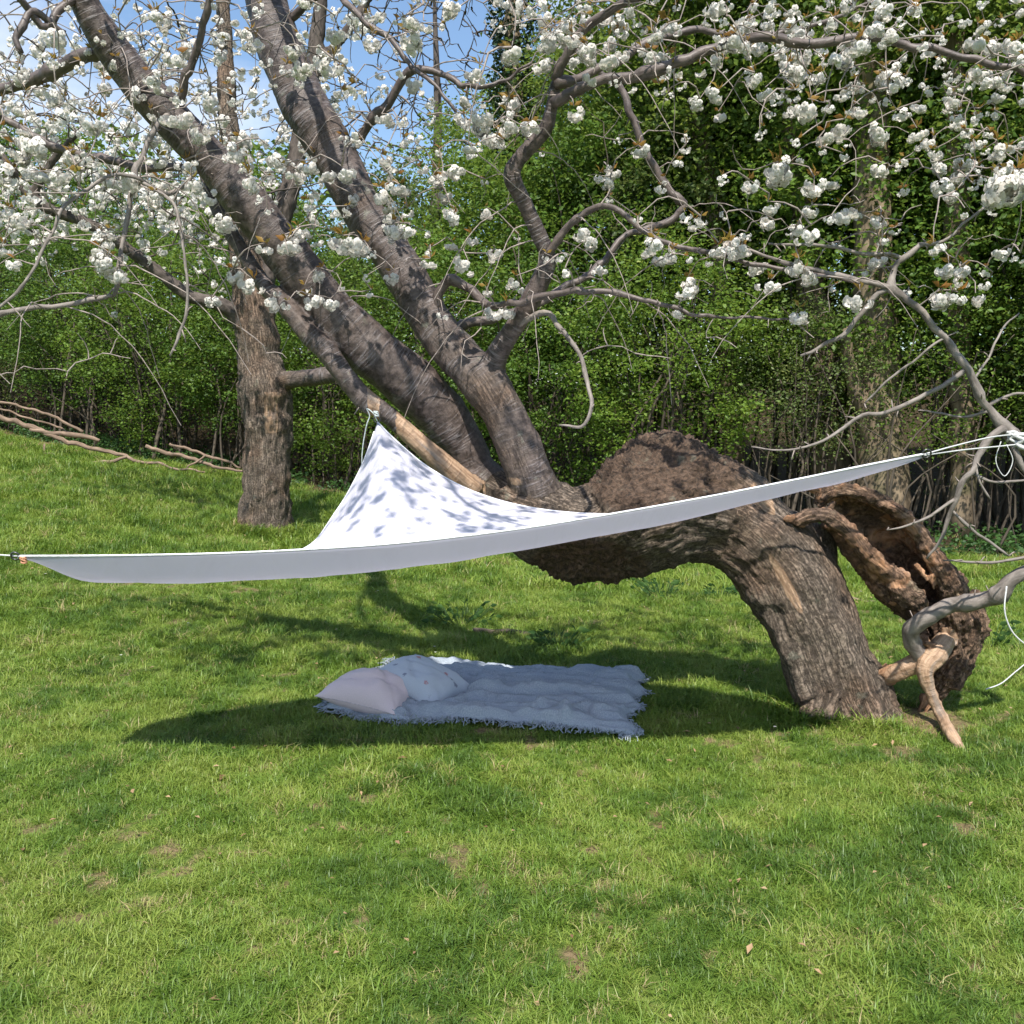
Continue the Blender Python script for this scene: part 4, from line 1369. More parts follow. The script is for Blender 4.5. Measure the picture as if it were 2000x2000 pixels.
# the belly follows the same share of the way along
tF = np.linspace(0, 1, NU)
bl_ = resample(catmull(Bl, 0.02), NU)
NVv = 44
sv = np.linspace(0, 1, NVv)
V = np.zeros((NU, NVv, 3))
for i in range(NU):
    f, b, rr_ = fr_[i], bl_[i], rear[i]
    l1, l2 = np.linalg.norm(b - f), np.linalg.norm(rr_ - b)
    tb = np.clip(l1 / max(1e-6, l1 + l2), 0.08, 0.8)
    # quadratic Bezier-like with the belly as a soft turn
    m1 = f + (b - f) * 1.18
    k = np.where(sv < tb, sv / tb, 1.0)
    # piecewise: front wall then a smooth sweep to the rear edge
    u = sv
    dirb = (rr_ - f) * 0.25
    for j, s in enumerate(u):
        if s < tb:
            q = s / tb
            h00, h10, h01, h11 = 2 * q ** 3 - 3 * q ** 2 + 1, q ** 3 - 2 * q ** 2 + q, -2 * q ** 3 + 3 * q ** 2, q ** 3 - q ** 2
            V[i, j] = h00 * f + h10 * (b - f) * 1.2 + h01 * b + h11 * dirb * min(1, l1 / max(l2, 1e-6) * 2)
        else:
            q = (s - tb) / (1 - tb)
            h00, h10, h01, h11 = 2 * q ** 3 - 3 * q ** 2 + 1, q ** 3 - 2 * q ** 2 + q, -2 * q ** 3 + 3 * q ** 2, q ** 3 - q ** 2
            V[i, j] = h00 * b + h10 * dirb * 2.2 + h01 * rr_ + h11 * (rr_ - b) * 0.9
uvw = np.stack([np.repeat(np.linspace(0, 3.6, NU)[:, None], NVv, 1), np.repeat(sv[None, :] * 1.3, NU, 0), np.zeros((NU, NVv))], 2).reshape(-1, 3)
wob = (fbm(uvw * np.array([3.0, 2.0, 1]), 3, 91) - 0.5).reshape(NU, NVv) * 0.03 * np.sin(np.pi * sv)[None, :]
# tension folds running out of the corners
fold = np.zeros((NU, NVv))
for cn, kf in ((fr_[0], 11), (rear[NA - 1], 13), (fr_[-1], 9)):
    rel = V - cn
    dd = np.linalg.norm(rel, axis=2)
    an = np.arctan2(rel[..., 2], rel[..., 0]) + np.arctan2(rel[..., 1], rel[..., 0])
    fold += 0.011 * np.sin(an * kf) * np.exp(-dd / 0.45) * np.clip(dd / 0.15, 0, 1)
V[..., 2] += wob + fold * np.sin(np.pi * np.clip(sv, 0, 1))[None, :]
i = np.arange(NU - 1)[:, None] * NVv
j = np.arange(NVv - 1)[None, :]
sq = np.stack([i + j, i + NVv + j, i + NVv + j + 1, i + j + 1], 2).reshape(-1, 4)
ZL = gz(0.0, 3.6)[0]
sail = thing('shade_sail', 'white triangular shade sail stretched low over the blanket', 'shade sail', (0, 3.6, ZL))
so = np.array([0, 3.6, ZL])
sm_ = new_mesh('cloth', V.reshape(-1, 3) - so, sq, None, {'uvw': uvw})
cl = link('cloth', sm_, M['sail'], sail)
sol = cl.modifiers.new('thick', 'SOLIDIFY')
sol.thickness = 0.0012
for edge in (fr_, rear[:NA], rear[NA - 1:]):
    Vt, Q, T, b = tube(catmull(edge[::3], 0.03), 0.0042, 6)
    m = MB()
    m.add(Vt - so, Q, T, bark=b)
    link('hem', m.mesh('hem'), M['hem'], sail)


def ring(c, nrm, R0=0.016, r0=0.0035):
    Bm = basis(np.asarray(nrm, float))
    a = np.linspace(0, 2 * math.pi, 21)[:-1]
    C = np.asarray(c) + (np.cos(a)[:, None] * Bm[:, 0] + np.sin(a)[:, None] * Bm[:, 1]) * R0
    b = np.arange(8) * 2 * math.pi / 8
    rad = (C - c) / R0
    Vt = C[:, None, :] + r0 * (np.cos(b)[None, :, None] * rad[:, None, :] + np.sin(b)[None, :, None] * Bm[:, 2])
    i = np.arange(20)[:, None] * 8
    i2 = ((np.arange(20) + 1) % 20)[:, None] * 8
    j = np.arange(8)[None, :]
    j2 = (j + 1) % 8
    return Vt.reshape(-1, 3), np.stack([i + j, i2 + j, i2 + j2, i + j2], 2).reshape(-1, 4)


cornA, cornB = fr_[0], fr_[-1]
for c, nm in ((cornA + np.array([-.012, 0, 0]), (0, 1, .4)), (cornB + np.array([.013, 0, .002]), (0, 1, .3)), (CN + np.array([-.002, 0, .012]), (.2, 1, .2))):
    Vr, Qr = ring(c, nm)
    m = MB()
    m.add(Vr - so, Qr)
    link('corner_ring', m.mesh('corner_ring'), M['steel'], sail)


def rope(rows, rad, label, name='guy_rope', mat='rope', pixel=True, knots=(), kmat=None, group=None):
    c = catmull(np.array([P(*p) if pixel else p for p in rows], float), 0.015)
    off = c[0].copy()
    Vt, Q, T, b = tube(c, rad, 7)
    m = MB()
    m.add(Vt - off, Q, T, bark=b)
    if not knots:
        o = link(name, m.mesh(name), M[mat])
        o.location = off
        return tag(o, label, 'rope', group)
    t = thing(name, label, 'rope', tuple(off), group)
    link('line', m.mesh('line'), M[mat], t)
    for kp, kr in knots:
        kp = np.asarray(kp, float)
        m = MB()
        s_ = np.linspace(0, 26, 60)
        cc = kp + kr * np.stack([np.cos(s_) * (0.7 + .3 * np.sin(s_ * .37)), np.sin(s_ * 1.0) * .8, np.sin(s_ * 0.61) * .9], 1)
        Vt, Q, T, b = tube(cc, kr * 0.28, 6)
        m.add(Vt - off, Q, T, bark=b)
        link('knot', m.mesh('knot'), M[kmat or mat], t)
    return t


kB = P(1985, 862, ds - .57)
rope([(1806, 887, 3.47), (1860, 872, 3.62), (1930, 855, 3.85), (1975, 850, ds - .6), (1990, 858, ds - .6)], 0.0032, 'upper white cord tying the sail corner to the right-hand branch', knots=((kB + np.array([0, -.035, 0.0]), 0.034), (kB + np.array([-.03, -.02, 0.02]), 0.024)))
rope([(1806, 889, 3.47), (1880, 879, 3.70), (1950, 872, 3.95), (1988, 868, ds - .6)], 0.0032, 'lower white cord from the sail corner to the right-hand branch')
rope([(1955, 862, 3.98), (1945, 900, 3.98), (1962, 930, 3.98), (1978, 900, 3.98), (1966, 868, 3.98)], 0.002, 'small slack loop of white cord under the knot on the right branch')
rope([(1966, 1145, ds - .53), (1962, 1190, ds - .55), (1972, 1225, ds - .55), (1992, 1250, ds - .55), (2030, 1275, ds - .55)], 0.0035, 'white cord hanging down from the grey living branch at the right edge')
gr = [G(x, y) + np.array([0, 0, 0.045]) for x, y in ((1925, 1362), (1955, 1350), (1985, 1325), (2010, 1308), (2060, 1300))]
rope(gr, 0.0035, 'loose end of white cord lying on the grass at the right edge', pixel=False)
rope([(34, 1086, 3.48), (0, 1084, 3.48), (-120, 1078, 3.4), (-420, 1060, 3.35)], 0.0035, 'taut white cord holding the left corner of the sail', knots=((P(46, 1094, 3.47), 0.012),), kmat='orange')
rope([(737, 822, D0 - .1), (728, 806, D0 - .12), (716, 798, D0 - .12), (722, 812, D0 - .12), (716, 830, D0 - .12), (709, 870, D0 - .1), (707, 905, D0 - .08), (712, 922, D0 - .08)], 0.0028, 'thin pale cord dangling beside the top corner of the sail', mat='cord_green', knots=((P(735, 808, D0 - .13), 0.012),))


# ------------------------------------------------------------------ blanket with fringe
def mat_blanket():
    t = NT('blanket_wool')
    uv = t.attr('uvw')
    wv = t.noise(t.map(uv, (160, 160, 1)), 1.0, 3)
    st = t.noise(t.map(uv, (4, 90, 1)), 1.0, 3)
    bg = t.noise(t.map(uv, (5, 5, 1)), 1.0, 4)
    c = t.mix(t.ramp(wv, 0.3, 0.7), (0.25, 0.285, 0.32), (0.375, 0.41, 0.445))
    c = t.mix(t.ramp(bg, 0.35, 0.7, 0, 0.5), c, (0.235, 0.275, 0.33))
    return t.done(t.bsdf(c, 0.95, t.bump(t.math('ADD', wv, t.math('MULTIPLY', st, 0.7)), 0.35, 0.003), 0.1))


M['blanket'] = mat_blanket()
FL, FR, BR_, BL_ = BLANKET
nu, nv = 130, 100
U, W = np.meshgrid(np.linspace(0, 1, nu), np.linspace(0, 1, nv), indexing='ij')
base = (FL[None, None] * ((1 - U) * (1 - W))[..., None] + FR * (U * (1 - W))[..., None] + BR_ * (U * W)[..., None] + BL_ * ((1 - U) * W)[..., None])
uvb = np.stack([U * 1.7, W * 1.4, 0 * U], 2).reshape(-1, 3)
n1 = (fbm(uvb * 2.2, 3, 201) - 0.5).reshape(nu, nv)
n2 = (fbm(uvb * 2.2 + 50, 3, 207) - 0.5).reshape(nu, nv)
edge = np.maximum(np.abs(U - .5), np.abs(W - .5)) * 2
sc_ = smooth(0.6, 1.0, edge)
base[..., 0] += n1 * 0.12 * sc_ + np.where(U > .5, 1, 0) * smooth(.8, 1, U) * 0.035 * np.sin(W * 21 + 1)
base[..., 1] += n2 * 0.14 * sc_ + smooth(.85, 1, W) * 0.045 * np.sin(U * 17 + 2) - smooth(.15, 0, 1 - W) * 0
base[..., 1] += -0.05 * np.sin(np.pi * U) * (1 - W) + 0.05 * np.sin(np.pi * U) * W
wr = np.abs(fbm(uvb * np.array([3.2, 6.5, 1]) + 9, 4, 211) - 0.5).reshape(nu, nv)
hz = 0.030 + 0.10 * np.clip(0.17 - wr, 0, 1) / 0.17 * 0.5
hz += 0.035 * np.exp(-((W - (0.47 + 0.04 * np.sin(U * 9) - 0.06 * U)) / 0.022) ** 2) * smooth(0.28, 0.4, U) * (1 - smooth(0.86, .97, U))
hz += 0.05 * np.exp(-(((U - .72) / .035) ** 2 + ((W - .17) / .05) ** 2)) + 0.04 * np.exp(-(((U - .80) / .012) ** 2 + ((W - .10) / .09) ** 2))
hz += 0.05 * np.exp(-(((U - .93) / .05) ** 2 + ((W - .86) / .10) ** 2)) + 0.02 * (fbm(uvb * 9, 2, 221) - .5).reshape(nu, nv)
hz = hz * (1 - 0.55 * smooth(.93, 1.0, edge))
base[..., 2] = gz(base[..., 0].ravel(), base[..., 1].ravel()).reshape(nu, nv) + hz
blc = base.reshape(-1, 3).mean(0)
blc[2] = gz(blc[0], blc[1])[0]
blanket = thing('blanket', 'grey-blue woven blanket with fringed edges spread under the sail', 'blanket', tuple(blc))
i = np.arange(nu - 1)[:, None] * nv
j = np.arange(nv - 1)[None, :]
bq = np.stack([i + j, i + nv + j, i + nv + j + 1, i + j + 1], 2).reshape(-1, 4)
bo = link('cloth', new_mesh('cloth', base.reshape(-1, 3) - blc, bq, None, {'uvw': uvb}), M['blanket'], blanket)
so_ = bo.modifiers.new('thick', 'SOLIDIFY')
so_.thickness = 0.006
so_.offset = 1
fm = MB()
rf = np.random.default_rng(33)


def fringe(line, outward, n, ln):
    for k in range(n):
        t_ = rf.uniform(0, len(line) - 1.001)
        a = int(t_)
        p = line[a] * (1 - t_ + a) + line[a + 1] * (t_ - a)
        o = outward[a] + rf.normal(0, 0.35, 3) * np.array([1, 1, 0])
        o[2] = 0
        o /= np.linalg.norm(o)
        L = ln * rf.uniform(0.5, 1.25)
        q = [p + np.array([0, 0, 0.004])]
        for s in (0.35, 0.7, 1.0):
            x = p + o * L * s + rf.normal(0, 0.010, 3)
            x[2] = gz(x[0], x[1])[0] + 0.034 * (1 - s * 0.5) + rf.uniform(0, 0.016)
            q.append(x)
        Vt, Q, T, b = tube(catmull(np.array(q), 0.02), rf.uniform(.0018, .0032), 4)
        fm.add(Vt - blc, Q, T, uvw=np.tile(rf.uniform(0, 1, 3), (len(Vt), 1)))


ctr = base.reshape(-1, 3).mean(0)
for line, n, ln in ((base[:, 0], 260, 0.045), (base[:, -1], 240, 0.04), (base[0, :], 150, 0.06), (base[-1, :], 90, 0.022)):
    d_ = np.gradient(line, axis=0)
    out = np.stack([d_[:, 1], -d_[:, 0], 0 * d_[:, 0]], 1)
    out /= np.linalg.norm(out, axis=1, keepdims=True)
    sgn = np.sign(((line - ctr) * out).sum(1).mean())
    fringe(line, out * sgn, n, ln)
tag(link('fringe', fm.mesh('fringe'), M['blanket'], blanket), kind='stuff')


# ------------------------------------------------------------------ cushions
def mat_cushion(name, base_c, floral=False):
    t = NT(name)
    uv = t.attr('uvw')
    wv = t.noise(t.map(uv, (220, 220, 1)), 1.0, 2)
    c = t.mix(t.ramp(wv, 0.3, 0.7), tuple(v * 0.92 for v in base_c), base_c)
    if floral:
        vo = t.n('TexVoronoi')
        vo.feature = 'F1'
        t.set(vo.inputs['Vector'], uv)
        vo.inputs['Scale'].default_value = 17
        vo.inputs['Randomness'].default_value = 0.85
        nz = t.noise(uv, 90, 2)
        dd = t.math('ADD', vo.outputs['Distance'], t.math('MULTIPLY', t.math('SUBTRACT', nz, 0.5), 0.35))
        sp = t.n('SeparateColor')
        t.set(sp.inputs[0], vo.outputs['Color'])
        on = t.math('MULTIPLY', t.ramp(dd, 0.22, 0.30, 1, 0), t.ramp(sp.outputs[0], 0.30, 0.34))
        fc = t.mix(t.ramp(sp.outputs[1], 0.45, 0.5), (0.42, 0.17, 0.17), (0.16, 0.17, 0.23))
        c = t.mix(t.math('MULTIPLY', on, 0.85), c, fc)
    wr = t.noise(t.map(uv, (6, 5, 1)), 1.0, 4)
    return t.done(t.bsdf(c, 0.85, t.bump(wr, 0.35, 0.015, t.bump(wv, 0.3, 0.001)), 0.15, **{'Sheen Weight': 0.15}))


M['pink'] = mat_cushion('pink_cotton', (0.68, 0.56, 0.555))
M['floral'] = mat_cushion('floral_cotton', (0.47, 0.51, 0.56), True)
M['piping'] = plain('seam', (0.52, 0.44, 0.45))
M['piping2'] = plain('seam_blue', (0.42, 0.48, 0.56))


def cushion(name, label, mat, pmat, loc, rot, sx, sy, th, seed, crease):
    n = 44
    u = np.sin(np.linspace(-1, 1, n) * math.pi / 2)
    A, B = np.meshgrid(u, u, indexing='ij')
    prof = np.clip(1 - np.abs(A) ** 2.6, 0, 1) ** 0.6 * np.clip(1 - np.abs(B) ** 2.6, 0, 1) ** 0.6
    pin = 1 - 0.10 * (1 - A ** 2) * np.abs(B) ** 3
    pin2 = 1 - 0.10 * (1 - B ** 2) * np.abs(A) ** 3
    X = A * pin2 * sx / 2
    Y = B * pin * sy / 2
    p3 = np.stack([A * 1.5, B * 1.5, 0 * A], 2).reshape(-1, 3)
    nz = (fbm(p3 * 1.6, 3, seed) - .5).reshape(n, n)
    cr = np.exp(-((A * .8 + B * .6 - crease) / .06) ** 2) * 0.12
    cr2 = np.exp(-((A * .3 - B * .9 - crease * .5) / .05) ** 2) * 0.08
    # small puckers along the seam
    puck = 0.05 * np.sin(np.arctan2(B, A) * 34 + 3 * nz) * smooth(.72, .95, np.maximum(np.abs(A), np.abs(B)))
    top = th / 2 * prof * (1 + 0.5 * nz - cr - cr2 + puck)
    bot = -th / 2 * prof * (0.8 + 0.3 * nz)
    Vt = np.concatenate([np.stack([X, Y, top], 2).reshape(-1, 3), np.stack([X, Y, bot], 2).reshape(-1, 3)])
    i = np.arange(n - 1)[:, None] * n
    j = np.arange(n - 1)[None, :]
    q1 = np.stack([i + j, i + n + j, i + n + j + 1, i + j + 1], 2).reshape(-1, 4)
    q2 = q1[:, ::-1] + n * n
    o = thing(name, label, 'cushion', loc)
    o.rotation_euler = rot
    uvc = np.stack([A * sx / 2, B * sy / 2, 0 * A], 2).reshape(-1, 3)
    me = new_mesh('cover', Vt, np.vstack([q1, q2]), None, {'uvw': np.vstack([uvc, uvc + 3])})
    link('cover', me, M[mat], o)
    rim = np.concatenate([np.stack([X[:, 0], Y[:, 0]], 1), np.stack([X[-1, :], Y[-1, :]], 1)[1:], np.stack([X[::-1, -1], Y[::-1, -1]], 1)[1:], np.stack([X[0, ::-1], Y[0, ::-1]], 1)[1:]])
    C = np.concatenate([rim, np.zeros((len(rim), 1))], 1)
    Vp, Q, T, b = tube(C, 0.0022, 6)
    m = MB()
    m.add(Vp, Q, T, bark=b)
    link('seam', m.mesh('seam'), M[pmat], o)
    return o


g1 = G(722, 1398)
z1 = gz(g1[0], g1[1])[0]
cushion('cushion', 'plain pale pink cushion lying at the front of the blanket', 'pink', 'piping', (g1[0] + .0, g1[1] + .05, z1 + 0.105), (math.radians(5), math.radians(6), math.radians(-20)), 0.46, 0.34, 0.21, 301, .35)
g2 = G(822, 1385)
z2 = gz(g2[0], g2[1])[0]
cushion('cushion', 'pale blue cushion with small floral print leaning behind the pink one', 'floral', 'piping2', (g2[0] - .01, g2[1] + .13, z2 + 0.105), (math.radians(4), math.radians(15), math.radians(-30)), 0.47, 0.36, 0.20, 311, -.3)


# ------------------------------------------------------------------ fallen wood on the grass
def ground_stick(rows, label, mat, cat='fallen branch', name='fallen_branch', sides=(), ns=10, amp=0.05, seed=400):
    """rows: px, py, radius px, distance; heights above ground come from the rows themselves"""
    c = catmull(np.array([[*P(px, py, d), R(r * .8, d)] for px, py, r, d in rows]), 0.06)
    jitter(c, amp, seed)
    c[:, 2] = np.maximum(c[:, 2], gz(c[:, 0], c[:, 1]) + c[:, 3] * 0.6)
    off = c[len(c) // 2, :3].copy()
    off[2] = gz(off[0], off[1])[0]
    t = thing(name, label, cat, tuple(off))
    V, Q, T, b = tube(c[:, :3], c[:, 3], ns, True, 0.14, seed)
    m = MB()
    m.add(V - off, Q, T, bark=b)
    link('stem', m.mesh('stem'), mat, t)
    for k, s in enumerate(sides):
        cs = catmull(np.array([[*P(px, py, d), R(r, d)] for px, py, r, d in s]), 0.05)
        jitter(cs, amp, seed + 7 + k)
        cs[:, 2] = np.maximum(cs[:, 2], gz(cs[:, 0], cs[:, 1]) + cs[:, 3] * 0.6)
        V, Q, T, b = tube(cs[:, :3], cs[:, 3], 7, True, 0.1, seed + k)
        m = MB()
        m.add(V - off, Q, T, bark=b)
        link('side_branch', m.mesh('side_branch'), mat, t)
    return t


dl = 14.6
ground_stick([(-40, 800, 6, dl), (30, 825, 6.5, dl), (95, 848, 6, dl), (150, 868, 5.5, dl), (210, 884, 5, dl), (260, 896, 4, dl), (330, 912, 3, dl - .2), (400, 925, 2, dl - .3)],
             'long reddish dead branch lying along the hedge foot at the left edge', M['dead_wood'],
             sides=([(60, 838, 3, dl), (110, 845, 4.5, dl), (160, 850, 5, dl), (196, 857, 3.5, dl)], [(-10, 785, 2.5, dl), (60, 800, 2.5, dl), (120, 823, 3, dl), (165, 845, 3, dl)],
                    [(-20, 797, 2, dl + .2), (50, 812, 2, dl + .2), (110, 835, 2, dl + .2), (150, 855, 2, dl)], [(85, 868, 2, dl), (90, 885, 2, dl - .2), (105, 888, 1.5, dl - .3)], [(180, 908, 2.5, dl - .5), (210, 901, 3.5, dl - .5), (250, 892, 3, dl - .4)]), seed=410)
ground_stick([(285, 872, 4.5, dl), (330, 885, 5, dl), (380, 898, 4.5, dl), (430, 912, 3.5, dl - .1), (480, 925, 2.5, dl - .2)],
             'shorter dead branch leaning in the hedge foot left of the stout trunk', M['dead_wood'],
             sides=([(330, 870, 2.5, dl), (380, 880, 3, dl), (430, 900, 2.5, dl), (470, 915, 2, dl)], [(360, 918, 1.5, dl - .2), (380, 905, 2, dl - .2), (398, 893, 2, dl - .1)]), seed=430)
lg = G(985, 1238)
ground_stick([(925, 1231, 7, lg[1]), (960, 1236, 8, lg[1]), (1000, 1241, 8, lg[1]), (1035, 1248, 6.5, lg[1]), (1058, 1252, 4, lg[1])],
             'short grey piece of dead wood in the shade behind the blanket', M['stem'], 'dead wood', 'dead_wood', amp=0.012, seed=450)
lg2 = G(1690, 1178)
ground_stick([(1655, 1165, 3.5, lg2[1]), (1690, 1177, 4, lg2[1]), (1730, 1187, 4, lg2[1]), (1750, 1190, 2.5, lg2[1])],
             'pale peeled stick on the grass between leaning trunk and stump', M['dead_wood'], 'stick', 'stick', amp=0.01, seed=460)


# ------------------------------------------------------------------ leaves in bulk
def leaf_cloud(C, r, length, tint, up=0.35, wid=0.33):
    """C: (n,3) leaf bases -> V, T, tint arrays; each leaf a folded kite of four triangles"""
    n = len(C)
    d = r.normal(0, 1, (n, 3))
    d[:, 2] = d[:, 2] * 0.55 - 0.1
    d /= np.linalg.norm(d, axis=1, keepdims=True)
    nn = r.normal(0, 0.7, (n, 3)) + np.array([0, -0.15, up * 2])
    s = np.cross(d, nn)
    s /= np.maximum(np.linalg.norm(s, axis=1, keepdims=True), 1e-6)
    nn = np.cross(s, d)
    l = (length * r.uniform(0.6, 1.3, n))[:, None]
    w = l * wid
    V = np.stack([C, C + d * l * .5 - s * w + nn * w * .35, C + d * l - nn * l * .12, C + d * l * .5 + s * w + nn * w * .35], 1).reshape(-1, 3)
    a = np.arange(n)[:, None] * 4
    T = np.concatenate([a + np.array([0, 1, 2]), a + np.array([0, 2, 3])])
    return V, T, np.repeat(tint, 4)


def shrub_variant(seed, w, h, n, clumps, z0=0.25, leaf=0.065, sig=0.16):
    r = np.random.default_rng(seed)
    stems = MB()
    tips = []
    ns_ = 11
    for k in range(ns_):
        a = r.uniform(0, 6.28)
        b0 = np.array([r.normal(0, w * .14), r.normal(0, w * .14), -0.1])
        top_ = np.array([math.cos(a) * w * r.uniform(.1, .42), math.sin(a) * w * r.uniform(.1, .42), h * r.uniform(.55, .95)])
        mid = b0 * .5 + top_ * .5 + r.normal(0, .12, 3) - np.array([top_[0], top_[1], 0]) * .2
        c = catmull(np.array([b0, mid, top_]), 0.25)
        jitter(c, 0.05, seed + k)
        V, Q, T, b = tube(c[:, :3], np.linspace(r.uniform(.015, .045), .008, len(c)), 6)
        stems.add(V, Q, T, bark=b)
        for q in range(5):
            i0 = r.integers(len(c) // 3, len(c))
            e = c[i0] + np.array([r.normal(0, .4), r.normal(0, .4), r.uniform(-.1, .5)])
            cc = np.array([c[i0], (c[i0] + e) / 2 + r.normal(0, .05, 3), e])
            V, Q, T, b = tube(catmull(cc, .15), .006, 4)
            stems.add(V, Q, T, bark=b)
            tips.append(e)
    # clump centres through the crown volume, mostly towards its outside
    cs = []
    while len(cs) < clumps:
        q = r.uniform(-1, 1, 3)
        rr = np.linalg.norm(q)
        if rr > 1 or r.uniform() > 0.15 + rr ** 2:
            continue
        z = z0 * h + (q[2] * .5 + .5) * h * (1 - z0)
        taper = 0.72 + 0.28 * math.sin(math.pi * min(1, (z / h)))
        cs.append([q[0] * w / 2 * taper, q[1] * w / 2 * taper, z])
    cs = np.array(cs)
    ct = r.normal(0.45, 0.17, len(cs))
    sg = sig * r.uniform(.6, 1.5, len(cs))
    k = r.integers(0, len(cs), n)
    C = cs[k] + r.normal(0, 1, (n, 3)) * sg[k][:, None] * np.array([1.15, 1.15, .65])
    V, T, ti = leaf_cloud(C, r, leaf, np.clip(ct[k] + r.normal(0, .13, n), 0, 1))
    return stems.mesh('stems'), new_mesh('foliage', V, None, T, {'tint': ti}, False)


SHV = [shrub_variant(500 + k, 3.2, 4.6, 15000, 190, (.05, .10, .04, .12)[k]) for k in range(4)]
SHT = [shrub_variant(520 + k, 3.6, 7.0, 17000, 240, .22, .088, .2) for k in range(3)]
SHB = [shrub_variant(540 + k, 3.0, 4.2, 8200, 150, .27, .055, .2) for k in range(2)]       # thin, twiggy
for st_, fo in SHV + SHT + SHB:
    st_.materials.append(M['stem'])
    fo.materials.append(M['hedge_leaf'])


def put_shrub(kind, k, x, y, sc, label, group=None, rz=None, sz=1.0, name='shrub', leaf=None):
    st_, fo = kind[k % len(kind)]
    t = thing(name, label, 'shrub', (x, y, gz(x, y)[0]), group)
    t.rotation_euler = (0, 0, random.uniform(0, 6.28) if rz is None else rz)
    t.scale = (sc, sc, sc * sz)
    link('stems', st_, None, t)
    f_ = link('foliage', fo, None, t)
    if leaf:
        f_.material_slots[0].link = 'OBJECT'
        f_.material_slots[0].material = M[leaf]
    return t


front = [
    (-10.6, .95, SHV, 'leafy green shrub cut off by the left edge above the fallen branch'),
    (-8.3, .90, SHV, 'green hedge shrub above the long fallen branch, beyond the hanging twigs'),
    (-6.4, .92, SHV, 'green hedge shrub left of the stout upright trunk'),
    (-4.7, .88, SHV, 'low leafy shrub directly behind the stout upright trunk'),
    (-3.0, .85, SHV, 'shaded shrub between the stout trunk and the sail top corner'),
    (-1.2, .92, SHV, 'green shrub filling the gap behind the two big cherry limbs'),
    (0.6, .95, SHV, 'bright green shrub behind the dip of the arched trunk'),
    (2.3, .95, SHV, 'bright green shrub behind the hump of the arched trunk'),
    (4.2, .80, SHB, 'thin twiggy shrub behind the sail rope on the right'),
    (6.0, .85, SHB, 'thin twiggy shrub behind the hollow stump'),
    (7.6, .90, SHB, 'thin twiggy shrub at the right edge beyond the ropes'),
]
for k, (x, sc, kd, lb) in enumerate(front):
    put_shrub(kd, k, x, hedge_y(x) + 1.2 + (1.0 if x > 3 else 0) + 0.3 * math.sin(k * 2.3), sc, lb, sz=1.0, leaf=('hedge_dull', None, 'hedge_fresh', None, 'hedge_fresh', None, None, 'hedge_fresh', 'hedge_dull', 'hedge_fresh', 'hedge_dull')[k])
second = [(-12.2, 1.05), (-9.6, 1.0), (-7.6, 1.0), (-5.8, 1.05), (-4.0, 1.0), (-2.2, .86), (-.4, .92), (1.4, 1.0), (3.2, 1.05), (5.0, 1.0), (6.9, 1.05), (9.0, 1.1)]
for k, (x, sc) in enumerate(second):
    tall = x > -2.8
    put_shrub(SHT if tall else SHV, k, x, hedge_y(x) + 3.4 + 0.4 * math.sin(k * 1.7), sc, 'taller shrub of the thicket rising behind the front row of shrubs', 'shrubs in the second row of the thicket', sz=1.0 if tall else 1.12, leaf=('hedge_fresh', None, 'hedge_dull')[k % 3])
for k, (x, sc) in enumerate([(-14, 1.0), (-11, .95), (-8.5, .9), (-6, .95), (-3, .78), (0, 1.0), (2.6, 1.2), (5.2, 1.25), (7.8, 1.3), (10.5, 1.3)]):
    put_shrub(SHT, k + 1, x, hedge_y(x) + 5.8 + 0.5 * math.cos(k * 2.1), sc, 'tall shrub deep in the thicket seen only through gaps', 'shrubs deep in the thicket', leaf=(None, 'hedge_fresh')[k % 2])

# thin upright stems along the thicket foot
sap = MB()
rs = np.random.default_rng(77)
for k in range(130):
    x = rs.uniform(-11, 11)
    if x < 2.5 and rs.uniform() < .45:
        continue
    y = hedge_y(x) + rs.uniform(0.1, 2.6)
    z = gz(x, y)[0]
    h = rs.uniform(.7, 2.3) * (1.25 if x > 3 else .8)
    c = catmull(np.array([[x, y, z - .05], [x + rs.normal(0, .08), y + rs.normal(0, .08), z + h * .5], [x + rs.normal(0, .45), y + rs.normal(0, .3), z + h]]), .3)
    V, Q, T, b = tube(c, np.linspace(rs.uniform(.008, .026), .005, len(c)), 5)
    sap.add(V, Q, T, bark=b)
tag(link('thicket_stems', sap.mesh('thicket_stems'), M['stem']), 'thin bare upright stems crowding the foot of the thicket', 'stems', kind='stuff')

# undergrowth at the thicket foot
ug = []
rs = np.random.default_rng(79)
n = 26000
x = rs.uniform(-12, 12, n)
y = hedge_y(x) + np.abs(rs.normal(0.1, 1.3, n)) + .2
cl_ = fbm(np.stack([x, y, 0 * x], 1) * 1.3, 2, 5)
k_ = cl_ > .42
x, y = x[k_], y[k_]
C = np.stack([x, y, gz(x, y) + rs.uniform(0, .35, len(x)) ** 1.5], 1)
V, T, ti = leaf_cloud(C, rs, .07, rs.uniform(0, .7, len(C)))
tag(link('undergrowth', new_mesh('undergrowth', V, None, T, {'tint': ti}, False), M['weed']), 'low leafy undergrowth along the foot of the thicket', 'undergrowth', kind='stuff')

